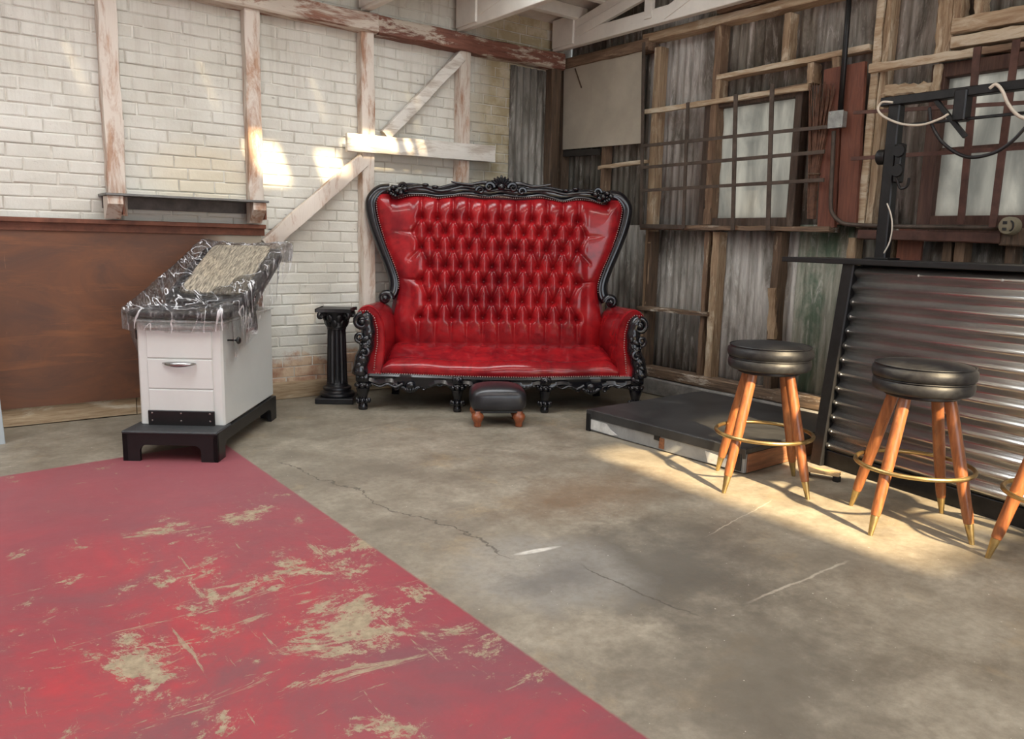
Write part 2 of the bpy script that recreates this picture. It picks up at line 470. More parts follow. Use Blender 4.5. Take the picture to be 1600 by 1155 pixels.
    c = n.mix(n.step(a, 0.35, 0.6), (0.19, 0.195, 0.195), (0.30, 0.305, 0.30))
    M['grey_side'] = n.fin(c, 0.6)
    M['white_tape'] = simple('scuffed_white_tape', (0.62, 0.62, 0.60), 0.6, 0, 0.2, 12)
    M['end_wood'] = wood('raw_end_board', (0.30, 0.125, 0.055), (0.15, 0.06, 0.03), None, axis='x', rough=0.6)
    M['plank'] = wood('pale_scrap_plank', (0.58, 0.42, 0.23), (0.40, 0.26, 0.13), None, axis='y', rough=0.6)
    M['counter'] = simple('black_counter', (0.012, 0.013, 0.015), 0.35, 0, 0.2, 9)
    M['black_iron'] = simple('black_iron', (0.012, 0.012, 0.013), 0.42, 0.3, 0.3, 25, bump=0.15)
    M['screw'] = simple('bright_screw', (0.7, 0.7, 0.68), 0.3, 0.9)
    M['white_cable'] = simple('off_white_cable', (0.62, 0.57, 0.48), 0.5)
    M['black_cable'] = simple('black_cable', (0.010, 0.010, 0.012), 0.4)
    M['box_steel'] = simple('galvanised_box', (0.33, 0.35, 0.34), 0.5, 0.5, 0.2, 22)
    M['twig'] = simple('red_brown_twigs', (0.125, 0.060, 0.035), 0.8, 0, 0.35, 30)
    M['dark_void'] = simple('gap_shade', (0.03, 0.025, 0.02), 0.9)  # near-black colour for the shade inside a gap
    M['bakelite'] = simple('beige_socket', (0.20, 0.175, 0.115), 0.5)
    # frosted panes
    n = NT('frosted_pane')
    dirt = n.noise(3.0, 6, 0.65, 0.4, (2.2, 2.2, 0.6))
    tl = n.node('ShaderNodeBsdfTranslucent', {'Color': n.mix(n.step(dirt, 0.36, 0.66), (0.50, 0.48, 0.43), (0.86, 0.81, 0.71))})
    df = n.node('ShaderNodeBsdfDiffuse', {'Color': n.mix(n.step(dirt, 0.36, 0.66), (0.28, 0.27, 0.24), (0.50, 0.48, 0.43))})
    gl = n.node('ShaderNodeBsdfGlossy', {'Color': (1, 1, 1), 'Roughness': 0.12})
    mm = n.node('ShaderNodeMixShader', {0: 0.32})
    n.t.links.new(tl.outputs[0], mm.inputs[1])
    n.t.links.new(df.outputs[0], mm.inputs[2])
    m2 = n.node('ShaderNodeMixShader', {0: 0.05})
    n.t.links.new(mm.outputs[0], m2.inputs[1])
    n.t.links.new(gl.outputs[0], m2.inputs[2])
    n.t.links.new(m2.outputs[0], n.out.inputs['Surface'])
    M['pane'] = n.m


make_materials()


# ------------------------------------------------------------------ mesh helpers
class MB:
    def __init__(s):
        s.v, s.f = [], []

    def add(s, vs, fs):
        b = len(s.v)
        s.v += [tuple(v) for v in vs]
        s.f += [tuple(i + b for i in f) for f in fs]
        return s

    def box(s, c, d, M_=None, ch=0.0):
        """box centre c, size d; ch = chamfer"""
        hx, hy, hz = d[0] / 2, d[1] / 2, d[2] / 2
        vs, fs = [], []
        if ch <= 0:
            for sx in (-1, 1):
                for sy in (-1, 1):
                    for sz in (-1, 1):
                        vs.append((sx * hx, sy * hy, sz * hz))
            fs = [(0, 1, 3, 2), (4, 6, 7, 5), (0, 4, 5, 1), (2, 3, 7, 6), (0, 2, 6, 4), (1, 5, 7, 3)]
        else:
            idx = {}
            for sx in (-1, 1):
                for sy in (-1, 1):
                    for sz in (-1, 1):
                        for a in range(3):
                            p = [sx * (hx - ch), sy * (hy - ch), sz * (hz - ch)]
                            p[a] = (sx * hx, sy * hy, sz * hz)[a]
                            idx[(sx, sy, sz, a)] = len(vs)
                            vs.append(tuple(p))
            q = ((-1, -1), (1, -1), (1, 1), (-1, 1))
            for a in range(3):
                o = [k for k in range(3) if k != a]
                for sg in (-1, 1):
                    f = []
                    for (p, r) in q:
                        k = [0, 0, 0]
                        k[a] = sg; k[o[0]] = p; k[o[1]] = r
                        f.append(idx[(*k, a)])
                    fs.append(tuple(f))
            for a in range(3):
                o = [k for k in range(3) if k != a]
                for p in (-1, 1):
                    for r in (-1, 1):
                        k0 = [0, 0, 0]; k1 = [0, 0, 0]
                        k0[a] = -1; k1[a] = 1
                        k0[o[0]] = k1[o[0]] = p
                        k0[o[1]] = k1[o[1]] = r
                        fs.append((idx[(*k0, o[0])], idx[(*k1, o[0])], idx[(*k1, o[1])], idx[(*k0, o[1])]))
            for sx in (-1, 1):
                for sy in (-1, 1):
                    for sz in (-1, 1):
                        fs.append(tuple(idx[(sx, sy, sz, a)] for a in range(3)))
        c = Vector(c)
        if M_ is not None:
            vs = [c + M_ @ Vector(v) for v in vs]
        else:
            vs = [c + Vector(v) for v in vs]
        return s.add(vs, fs)

    def tube(s, pts, r, n=8, closed=False, flat=1.0, upv=None):
        pts = [Vector(p) for p in pts]
        N = len(pts)
        rs = r if isinstance(r, (list, tuple)) else [r] * N
        vs, fs = [], []
        prev = None
        for i, p in enumerate(pts):
            if closed:
                t = pts[(i + 1) % N] - pts[i - 1]
            else:
                t = pts[min(i + 1, N - 1)] - pts[max(i - 1, 0)]
            t.normalize()
            if prev is None:
                a = Vector(upv) if upv else (Vector((0, 0, 1)) if abs(t.z) < 0.9 else Vector((0, 1, 0)))
            else:
                a = prev
            x = (a - t * a.dot(t)).normalized()
            prev = x
            y = t.cross(x)
            for k in range(n):
                an = 2 * math.pi * k / n
                vs.append(p + x * (math.cos(an) * rs[i] * flat) + y * (math.sin(an) * rs[i]))
        for i in range(N if closed else N - 1):
            j = (i + 1) % N
            for k in range(n):
                k2 = (k + 1) % n
                fs.append((i * n + k, i * n + k2, j * n + k2, j * n + k))
        if not closed:
            fs.append(tuple(range(n - 1, -1, -1)))
            fs.append(tuple((N - 1) * n + k for k in range(n)))
        return s.add(vs, fs)

    def lathe(s, prof, n=24, c=(0, 0, 0), M_=None, rad=None):
        vs, fs = [], []
        c = Vector(c)
        for (r, z) in prof:
            for k in range(n):
                a = 2 * math.pi * k / n
                rr = r * (rad(a, z) if rad else 1)
                p = Vector((rr * math.cos(a), rr * math.sin(a), z))
                vs.append(c + (M_ @ p if M_ is not None else p))
        for i in range(len(prof) - 1):
            for k in range(n):
                k2 = (k + 1) % n
                fs.append((i * n + k, i * n + k2, (i + 1) * n + k2, (i + 1) * n + k))
        fs.append(tuple(range(n - 1, -1, -1)))
        fs.append(tuple((len(prof) - 1) * n + k for k in range(n)))
        return s.add(vs, fs)

    def ball(s, c, r, nu=10, nv=6, M_=None):
        if not isinstance(r, (tuple, list)):
            r = (r, r, r)
        c = Vector(c)
        vs, fs = [], []
        for j in range(1, nv):
            ph = math.pi * j / nv
            for k in range(nu):
                a = 2 * math.pi * k / nu
                p = Vector((r[0] * math.sin(ph) * math.cos(a), r[1] * math.sin(ph) * math.sin(a), r[2] * math.cos(ph)))
                vs.append(c + (M_ @ p if M_ is not None else p))
        for z in (1, -1):
            p = Vector((0, 0, r[2] * z))
            vs.append(c + (M_ @ p if M_ is not None else p))
        t, b = len(vs) - 2, len(vs) - 1
        for j in range(nv - 2):
            for k in range(nu):
                k2 = (k + 1) % nu
                fs.append((j * nu + k, (j + 1) * nu + k, (j + 1) * nu + k2, j * nu + k2))
        for k in range(nu):
            k2 = (k + 1) % nu
            fs.append((t, k, k2))
            fs.append((b, (nv - 2) * nu + k2, (nv - 2) * nu + k))
        return s.add(vs, fs)

    def grid(s, fn, nu, nv, flip=False):
        vs = [fn(i / nu, j / nv) for j in range(nv + 1) for i in range(nu + 1)]
        fs = []
        for j in range(nv):
            for i in range(nu):
                a = j * (nu + 1) + i
                f = (a, a + 1, a + nu + 2, a + nu + 1)
                fs.append(f[::-1] if flip else f)
        return s.add(vs, fs)

    def prism(s, poly, y0, y1, axes='xz'):
        """extrude a 2-D outline between two values of the third axis"""
        def P(a, b, t):
            return {'xz': (a, t, b), 'yz': (t, a, b), 'xy': (a, b, t)}[axes]
        n = len(poly)
        vs = [P(a, b, y0) for a, b in poly] + [P(a, b, y1) for a, b in poly]
        fs = [tuple(range(n)), tuple(range(2 * n - 1, n - 1, -1))]
        for i in range(n):
            j = (i + 1) % n
            fs.append((i, i + n, j + n, j))
        return s.add(vs, fs)

    def beam(s, p0, p1, nrm, w, t, seg=6, jit=0.004, rng=None):
        """sawn timber from p0 to p1 whose FRONT face centre line runs p0-p1, nrm = out of the front face"""
        rng = rng or random
        p0, p1, nrm = Vector(p0), Vector(p1), Vector(nrm).normalized()
        d = (p1 - p0).normalized()
        nrm = (nrm - d * nrm.dot(d)).normalized()
        side = d.cross(nrm)
        ch = min(w, t) * 0.08
        prof = [(-w / 2 + ch, 0), (w / 2 - ch, 0), (w / 2, -ch), (w / 2, -t), (-w / 2, -t), (-w / 2, -ch)]
        vs, fs = [], []
        n = len(prof)
        for i in range(seg + 1):
            c = p0.lerp(p1, i / seg)
            for (a, b) in prof:
                j1 = rng.uniform(-jit, jit)
                j2 = rng.uniform(-jit, jit) if b > -t else 0
                vs.append(c + side * (a + j1) + nrm * (b + min(0, j2)))
        for i in range(seg):
            for k in range(n):
                k2 = (k + 1) % n
                fs.append((i * n + k, i * n + k2, (i + 1) * n + k2, (i + 1) * n + k))
        fs.append(tuple(range(n - 1, -1, -1)))
        fs.append(tuple(seg * n + k for k in range(n)))
        return s.add(vs, fs)

    def build(s, name, mat, parent=None, smooth=False, auto=None):
        me = bpy.data.meshes.new(name)
        me.from_pydata(s.v, [], s.f)
        me.update()
        import bmesh
        bm = bmesh.new()
        bm.from_mesh(me)
        bmesh.ops.recalc_face_normals(bm, faces=bm.faces)
        if auto is not None:
            for e in bm.edges:
                if len(e.link_faces) == 2 and e.calc_face_angle(0) > auto:
                    e.smooth = False
            smooth = True
        bm.to_mesh(me)
        bm.free()
        if smooth:
            me.shade_smooth() if auto is None else [setattr(p, 'use_smooth', True) for p in me.polygons]
        o = bpy.data.objects.new(name, me)
        if mat is not None:
            me.materials.append(M[mat] if isinstance(mat, str) else mat)
        C.objects.link(o)
        if parent is not None:
            o.parent = parent
        return o


def tag(o, label, cat, group=None, kind=None):
    o['label'] = label
    o['category'] = cat
    if group:
        o['group'] = group
    if kind:
        o['kind'] = kind
    return o


def thing(name, label, cat, loc=(0, 0, 0), rotz=0.0, group=None):
    o = bpy.data.objects.new(name, None)
    o.empty_display_size = 0.1
    o.location = loc
    o.rotation_euler = (0, 0, rotz)
    C.objects.link(o)
    return tag(o, label, cat, group)


def smooth_path(pts, n=8, closed=False):
    """Catmull-Rom through points"""
    P = [Vector(p) for p in pts]
    N = len(P)
    out = []
    rng = range(N) if closed else range(N - 1)
    for i in rng:
        p1, p2 = P[i], P[(i + 1) % N]
        p0 = P[i - 1] if (closed or i > 0) else p1 * 2 - p2
        p3 = P[(i + 2) % N] if (closed or i + 2 < N) else p2 * 2 - p1
        for k in range(n):
            t = k / n
            out.append(0.5 * ((2 * p1) + (p2 - p0) * t + (2 * p0 - 5 * p1 + 4 * p2 - p3) * t * t
                              + (3 * p1 - p0 - 3 * p2 + p3) * t ** 3))
    if not closed:
        out.append(P[-1])
    return out


# ================================================================== STRUCTURE
YB = 5.385     # mortar plane of the brick wall
XS = 4.53      # front faces of the studs on the iron wall
XC = 4.63      # corrugated iron

floor = MB().box((0.3, 1.0, -0.05), (9.4, 9.4, 0.1)).build('floor', 'floor')
tag(floor, 'worn concrete floor with a scuffed red painted area', 'floor', kind='structure')

# ---- brick wall
wl = MB().box((0.4, YB + 0.12, 1.6), (8.8, 0.24, 3.2)).build('wall_left', 'mortar')
tag(wl, 'whitewashed brick wall with timber posts behind the red sofa', 'wall', kind='structure')

brick_meshes = []


def brick_geo(rng):
    hx, hz, d = 0.1095, 0.0340, 0.0065
    vs, fs = [], []
    rows = [(0.0, -0.001), (0.55, 0.0), (1.0, 0.006)]
    m = MB()
    pts = []
    for (yy, ins) in rows:
        for (sx, sz) in ((-1, -1), (1, -1), (1, 1), (-1, 1)):
            j = 0.0016
            pts.append((sx * (hx - ins) + rng.uniform(-j, j), -d * yy + rng.uniform(-j, j) * (yy > 0), sz * (hz - ins) + rng.uniform(-j, j)))
    for i in range(2):
        for k in range(4):
            k2 = (k + 1) % 4
            fs.append((i * 4 + k, i * 4 + k2, i * 4 + 4 + k2, i * 4 + 4 + k))
    fs.append((8, 9, 10, 11))
    return pts, fs


rngb = random.Random(5)
geos = [brick_geo(rngb) for _ in range(6)]
for g in geos:
    me = bpy.data.meshes.new('brick')
    me.from_pydata(g[0], [], g[1])
    me.materials.append(M['brick'])
    me.update()
    brick_meshes.append(me)
spots = []
for row in range(43):
    z = 0.037 + row * 0.0742
    for k in range(-18, 21):
        x = k * 0.2255 + (0.1127 if row % 2 else 0) + (0.03 * math.sin(row * 2.1))
        if x > 4.45 or x < -3.9 or z > 3.16:
            continue
        if x < 1.85 and z < 1.22 and x > -1.0:      # hidden by the steel panel
            continue
        px, py = proj((x, YB - 0.01, z))
        vis = -10 < px < 880 and -10 < py < 640
        spots.append((vis, (Vector((x, YB, z)) - CAM).length, x, z))
spots.sort(key=lambda s_: (not s_[0], s_[1]))
bulk = MB()
for i, (vis, dist, x, z) in enumerate(spots):
    gi = rngb.randrange(6)
    dy = rngb.uniform(-0.0025, 0.0025)
    a = rngb.uniform(-0.012, 0.012)
    sx = rngb.uniform(0.965, 1.0)
    if i < 300:
        o = bpy.data.objects.new('brick', brick_meshes[gi])
        o.location = (x, YB + dy, z)
        o.rotation_euler = (0, a, rngb.uniform(-0.01, 0.01))
        o.scale = (sx, 1, rngb.uniform(0.97, 1.02))
        o.parent = wl
        C.objects.link(o)
    else:
        ca, sa = math.cos(a), math.sin(a)
        bulk.add([(x + (p[0] * ca + p[2] * sa) * sx, YB + dy + p[1], z + p[2] * ca - p[0] * sa) for p in geos[gi][0]], geos[gi][1])
bo = bulk.build('brick_field', 'brick', wl)
bo['kind'] = 'stuff'

# ---- timber on the brick wall (parts of that wall); front faces near y = 5.29
YP = 5.29
NL = (0, -1, 0)


def lb(name, a, b, w, mat, Y=YP, t=0.085, seg=8, jit=0.004, parent=wl, ends=None):
    p0, p1 = ony(*a, Y), ony(*b, Y)
    return MB().beam(p0, p1, NL, w, t, seg, jit).build(name, mat, parent, auto=0.6)


def vpost(name, px, py, w, z0, z1, mat, Y=YP, t=0.085):
    x = ony(px, py, Y).x
    return MB().beam((x, Y, z0), (x, Y, z1), NL, w, t, 12, 0.005).build(name, mat, wl, auto=0.6)


vpost('post', 176, 160, 0.105, 1.245, 2.60, 'post')
vpost('post', 398, 160, 0.098, 1.245, 2.60, 'post')
vpost('post', 576, 160, 0.098, 0.05, 2.60, 'post')
vpost('post', 727, 170, 0.098, 0.05, 2.60, 'post')
vpost('post', 868, 200, 0.10, 0.05, 2.60, 'stud_dark', YP - 0.01)
pl = MB().beam((2.74, YP - 0.03, 2.635), (4.47, YP - 0.03, 2.635), NL, 0.125, 0.115, 14, 0.006).build('top_plate', 'plate', wl, auto=0.6)
MB().beam((-3.9, YP - 0.035, 2.64), (2.735, YP - 0.035, 2.64), NL, 0.125, 0.115, 30, 0.006).build('top_plate', 'plate_pale', wl, auto=0.6)
# braces and the white cross board
lb('brace', (604, 212), (723, 88), 0.085, 'white_board', YP - 0.005, 0.05)
lb('brace', (418, 384), (570, 250), 0.10, 'post', YP - 0.012, 0.05)
p0, p1 = ony(543, 222, YP - 0.035), ony(774, 241, YP - 0.035)
MB().beam(p0, p1, NL, 0.125, 0.032, 10, 0.002).build('cross_board', 'white_board', wl, auto=0.6)

# corrugated sheet by the corner
def corrugated(w, h, pitch, amp, per=6):
    """sheet in local x (width), z (height), waves along x, centred in y"""
    n = int(round(w / pitch * per))
    m = MB()
    vs, fs = [], []
    for i in range(n + 1):
        x = w * i / n
        y = amp * math.cos(2 * math.pi * x / pitch)
        for t in (0.0, 0.002):
            vs.append((x, y + t, 0))
            vs.append((x, y + t, h))
    for i in range(n):
        a = i * 4
        fs += [(a, a + 4, a + 5, a + 1), (a + 2, a + 3, a + 7, a + 6), (a, a + 2, a + 6, a + 4), (a + 1, a + 5, a + 7, a + 3)]
    fs += [(0, 1, 3, 2), (n * 4, n * 4 + 2, n * 4 + 3, n * 4 + 1)]
    return m.add(vs, fs)


q = ony(797, 200, 5.355)
o = corrugated(4.45 - q.x, 2.5, 0.072, 0.011).build('corrugated_sheet', 'corr_grey', wl, smooth=True)
o.location = (q.x, 5.355, 0.06)

# skirting on the brick wall
bb = MB()
x0, x1 = -3.9, 1.05
bb.beam((x0, 5.335, 0.062), (x1, 5.335, 0.062), NL, 0.115, 0.045, 12, 0.002)
bbo = bb.build('baseboard_left', 'base_wood', None, auto=0.6)
tag(bbo, 'pale plank skirting under the rusted steel panel', 'skirting board', kind='structure')
bb = MB()
bb.beam((1.055, 5.338, 0.06), (4.4, 5.338, 0.06), NL, 0.115, 0.042, 12, 0.003)
bbo = bb.build('baseboard_back', 'base_wood', None, auto=0.6)
tag(bbo, 'dusty plank skirting behind the black pedestal', 'skirting board', kind='structure')

# ---- iron wall
kb = MB().beam((4.475, 5.34, 0.065), (4.475, -3.6, 0.065), (-1, 0, 0), 0.13, 0.27, 30, 0.003).build('wall_right', 'kerb', None, auto=0.6)
tag(kb, 'corrugated iron wall on timber studs above a concrete kerb', 'wall', kind='structure')
wr = kb
NR = (-1, 0, 0)


def rb(name, a, b, w, mat, X=XS, t=0.09, seg=8, jit=0.004):
    p0, p1 = onx(*a, X), onx(*b, X)
    return MB().beam(p0, p1, NR, w, t, seg, jit).build(name, mat, wr, auto=0.6)


def rpost(name, px, py, w, z0, z1, mat, X=XS, t=0.09, jit=0.005):
    y = onx(px, py, X).y
    return MB().beam((X, y, z0), (X, y, z1), NR, w, t, 12, jit).build(name, mat, wr, auto=0.6)


# window openings in the iron wall
w1a, w1b = onx(1113, 160, XC), onx(1250, 345, XC)     # far-left edge, near-right edge
W1 = dict(y1=w1a.y, y0=w1b.y, z0=1.27, z1=2.155)
w2a = onx(1468, 100, XC)
W2 = dict(y1=w2a.y, y0=w2a.y - 0.98, z0=1.25, z1=2.16)

# corrugated sheets: columns of about 0.66 m, cut around the windows
ycuts = [5.36, W1['y1'] + 0.62, W1['y1'], W1['y0'], (W1['y0'] + W2['y1']) / 2, W2['y1'], W2['y0'], W2['y0'] - 0.75]
while ycuts[-1] > -3.3:
    ycuts.append(ycuts[-1] - 0.8)
mats_up = ['corr_dark', 'corr_pale', 'corr_dark', 'corr_grey', 'corr_grey', 'corr_dark', 'corr_grey', 'corr_dark']
mats_lo = ['corr_grey', 'corr_grey', 'corr_pale', 'corr_green', 'corr_dark', 'corr_grey', 'corr_dark', 'corr_grey']


def iron(y1, y0, z0, z1, mat, dx=0.0):
    o = corrugated(y1 - y0 + 0.03, z1 - z0, 0.068, 0.0065).build('corrugated_sheet', mat, wr, smooth=True)
    o.rotation_euler = (0, 0, -math.pi / 2)
    o.location = (XC + dx, y1 + 0.015, z0)


for i in range(len(ycuts) - 1):
    y1, y0 = ycuts[i], ycuts[i + 1]
    mu, ml = mats_up[i % 8], mats_lo[i % 8]
    dx = 0.004 * (i % 2)
    win = W1 if i == 2 else (W2 if i == 5 else None)
    if win:
        iron(y1, y0, 0.10, win['z0'], ml, dx)
        iron(y1, y0, win['z1'], 4.0, mu, dx)
    else:
        iron(y1, y0, 0.10, 1.30, ml, dx)
        iron(y1, y0, 1.28, 4.0, mu, dx + 0.004)

# timber of the iron wall, above the sill
rpost('stud', 876, 200, 0.05, 0.13, 2.60, 'stud_dark', XS - 0.005)
rpost('stud', 1021, 200, 0.062, 0.13, 2.60, 'stud')
rpost('stud', 1113, 200, 0.060, 1.30, 2.66, 'stud_brown', jit=0.008)
rb('stud', (1231, 20), (1225, 95), 0.048, 'stud')
rb('stud', (1266, 98), (1265, 130), 0.045, 'stud')
rb('stud', (1122, 120), (1120, 158), 0.040, 'stud')
rb('stud', (1305, 88), (1305, 112), 0.045, 'stud')
rb('rail', (1119, 121), (1358, 73), 0.034, 'rail', XS - 0.005)
rb('rail', (1005, 175), (1262, 136), 0.036, 'rail', XS - 0.012, 0.035)
rb('rail', (1122, 157), (1262, 132), 0.022, 'rail_brown', XS + 0.01, 0.05)
rpost('stud', 1362, 150, 0.040, 1.28, 2.95, 'rail', XS - 0.002)
rpost('stud', 1376, 150, 0.040, 1.28, 2.95, 'stud', XS + 0.012)
rb('stud', (1481, -30), (1470, 84), 0.085, 'stud', XS, 0.09, 8, 0.006)
rb('stud', (1466, 100), (1459, 146), 0.042, 'stud')
rb('stud', (1497, -12), (1495, 31), 0.045, 'stud')
rb('stud', (1529, -12), (1528, 24), 0.042, 'stud')
rb('rail', (1357, 107), (1522, 81), 0.044, 'rail', XS - 0.03, 0.028)
rb('rail', (1370, 143), (1456, 136), 0.058, 'rail', XS + 0.012, 0.05, 12, 0.009)
rb('header', (1486, 41), (1640, 12), 0.075, 'rail', XS - 0.01)
rb('header', (1485, 67), (1640, 41), 0.062, 'rail', XS + 0.004)
rb('rail', (1534, 79), (1640, 64), 0.036, 'rail_brown', XS + 0.004)
# plates under the roof
rb('top_plate', (872, 102), (1012, 68), 0.085, 'rail_brown', XS - 0.03, 0.12)
rb('top_plate', (1004, 60), (1345, -24), 0.060, 'rail', XS - 0.02, 0.12, 14)
rb('top_plate', (1120, 14), (1345, -50), 0.060, 'rail_brown', XS - 0.035, 0.12, 14)
# by the corner, under the board
rpost('stud', 941, 262, 0.035, 0.14, 2.0, 'stud_brown')
rb('rail', (934, 262), (1010, 252), 0.028, 'rail', XS - 0.004, 0.04)
# beige board nailed over the studs
pa, pb = onx(881, 108, XS - 0.012), onx(1005, 77, XS - 0.012)
pc, pd = onx(1001, 224, XS - 0.012), onx(879, 234, XS - 0.012)
vs = []
for k in (0.0, 0.012):
    vs += [(p.x + k, p.y, p.z) for p in (pa, pb, pc, pd)]
bd = MB().add(vs, [(0, 1, 2, 3), (7, 6, 5, 4), (0, 4, 5, 1), (1, 5, 6, 2), (2, 6, 7, 3), (3, 7, 4, 0)]).build('hardboard_panel', 'beige_board', wr)
rb('gap_shade_strip', (880, 240), (935, 237), 0.05, 'dark_void', XS + 0.0, 0.03)  # dark strip painted in for the shaded gap under the board
MB().beam(onx(898, 107, XS - 0.02), onx(908, 137, XS - 0.02), NR, 0.010, 0.006, 2, 0).build('batten', 'stud_dark', wr)
# lower half
rb('sill', (1000, 355), (1295, 358), 0.032, 'sill', XS - 0.05, 0.13, 16, 0.004)
rpost('stud', 1011, 450, 0.040, 0.14, 1.25, 'stud_dark')
rpost('stud', 1099, 450, 0.035, 0.14, 1.25, 'stud_brown', XS + 0.01)
rpost('stud', 1113, 450, 0.058, 0.14, 1.25, 'stud', XS)
rpost('stud', 1213, 400, 0.060, 0.14, 1.25, 'stud_dark', XS)
rb('broken_stud', (1206, 450), (1204, 530), 0.055, 'stud', XS - 0.012, 0.03, 8, 0.008)
rb('rail', (995, 481), (1104, 491), 0.030, 'sill', XS - 0.03, 0.05)
for (px, mt) in ((1330, 'stud'), (1385, 'stud_brown'), (1480, 'stud_dark'), (1500, 'stud_brown'), (1580, 'stud_dark')):
    rpost('stud', px, 385, 0.050, 0.14, 1.22, mt)
rb('lining_board', (1402, 385), (1440, 386), 0.22, 'red_board', XS + 0.02, 0.02, 2, 0.002)
y_a, y_b = 5.3, -3.5
MB().beam((XS - 0.035, y_a, 0.172), (XS - 0.035, y_b, 0.172), NR, 0.075, 0.12, 30, 0.004).build('bottom_plate', 'sill', wr, auto=0.6)

# red oxide boards between the windows
rb('red_board', (1301, 106), (1290, 356), 0.115, 'red_board', XS - 0.03, 0.03, 6, 0.002)
rb('red_board', (1335, 99), (1322, 350), 0.125, 'red_board', XS - 0.022, 0.03, 6, 0.002)

# ---- windows
def window(name, W_, label, wood_m, mull, rails, sash=0.055):
    y1, y0, z0, z1 = W_['y1'], W_['y0'], W_['z0'], W_['z1']
    root = bpy.data.objects.new(name, None)
    root.location = (0, 0, 0)
    C.objects.link(root)
    tag(root, label, 'window', kind='structure')
    xf = XS + 0.02
    t = 0.10
    fr = MB()
    fr.box((xf + t / 2, y1 - sash / 2, (z0 + z1) / 2), (t, sash, z1 - z0), ch=0.004)
    fr.box((xf + t / 2, y0 + sash / 2, (z0 + z1) / 2), (t, sash, z1 - z0), ch=0.004)
    fr.box((xf + t / 2, (y0 + y1) / 2, z1 - sash / 2), (t, y1 - y0 - 2 * sash, sash), ch=0.004)
    fr.box((xf + t / 2, (y0 + y1) / 2, z0 + sash / 2 + 0.01), (t, y1 - y0 - 2 * sash, sash + 0.02), ch=0.004)
    fr.build('window_frame', wood_m, root)
    ys = [y1 - sash] + [y1 + (y0 - y1) * m for m in mull] + [y0 + sash]
    zs = [z0 + sash + 0.02] + [z0 + (z1 - z0) * r for r in rails] + [z1 - sash]
    for m in mull:
        yy = y1 + (y0 - y1) * m
        MB().box((xf + 0.045, yy, (z0 + z1) / 2), (0.035, 0.022, z1 - z0 - 2 * sash), ch=0.003).build('mullion', wood_m, root)
    for r in rails:
        zz = z0 + (z1 - z0) * r
        MB().box((xf + 0.045, (y0 + y1) / 2, zz), (0.033, y1 - y0 - 2 * sash, 0.020), ch=0.003).build('glazing_bar', wood_m, root)
    for i in range(len(ys) - 1):
        for j in range(len(zs) - 1):
            MB().box((xf + 0.06, (ys[i] + ys[i + 1]) / 2, (zs[j] + zs[j + 1]) / 2),
                     (0.004, ys[i] - ys[i + 1], zs[j + 1] - zs[j])).build('pane', 'pane', root)
    return root


window('window_1', W1, 'frosted window in dark frame next to the twig bundle', 'window_wood', [], [])
window('window_2', W2, 'frosted window in oxblood frame behind the black arm', 'red_window_wood', [], [0.50], 0.075)

# ---- roof
SL = 0.20


def roof_z(y):
    return 2.97 + SL * (5.3 - y) if y > 1.0 else 2.97 + SL * 4.3 - SL * (1.0 - y)


holes = [(1.33, 1.57, 2.45, 3.02), (1.74, 2.00, 2.50, 2.98), (2.06, 2.66, 2.80, 3.16), (2.02, 3.75, -3.4, -1.60), (-2.4, 3.6, 0.5, 1.0), (-2.5, 3.5, 3.32, 4.12)]
xs = sorted(set([-4.0, 4.9] + [h[0] for h in holes] + [h[1] for h in holes]))
ys = sorted(set([-3.6, 1.0, 5.6] + [h[2] for h in holes] + [h[3] for h in holes]))
rf = MB()
for i in range(len(xs) - 1):
    for j in range(len(ys) - 1):
        cx, cy = (xs[i] + xs[i + 1]) / 2, (ys[j] + ys[j + 1]) / 2
        if any(h[0] < cx < h[1] and h[2] < cy < h[3] for h in holes):
            continue
        a, b = ys[j], ys[j + 1]
        za, zb = (roof_z(a + 1e-6), roof_z(b - 1e-6))
        rf.add([(xs[i], a, za), (xs[i + 1], a, za), (xs[i + 1], b, zb), (xs[i], b, zb),
                (xs[i], a, za + 0.05), (xs[i + 1], a, za + 0.05), (xs[i + 1], b, zb + 0.05), (xs[i], b, zb + 0.05)],
               [(3, 2, 1, 0), (4, 5, 6, 7), (0, 1, 5, 4), (1, 2, 6, 5), (2, 3, 7, 6), (3, 0, 4, 7)])
ceil = rf.build('ceiling', 'deck')
tag(ceil, 'white painted board roof over the trusses', 'ceiling', kind='structure')
# purlins under the deck
for k, y in enumerate([5.05, 4.75, 4.4, 4.2, 2.0, 1.4, -0.3, -1.0]):
    z = roof_z(y) - 0.055
    MB().box((0.35, y, z), (8.3, 0.045, 0.10), Matrix.Rotation(-math.atan(SL) if y > 1 else math.atan(SL), 3, 'X'), ch=0.004).build('purlin', 'truss', ceil)

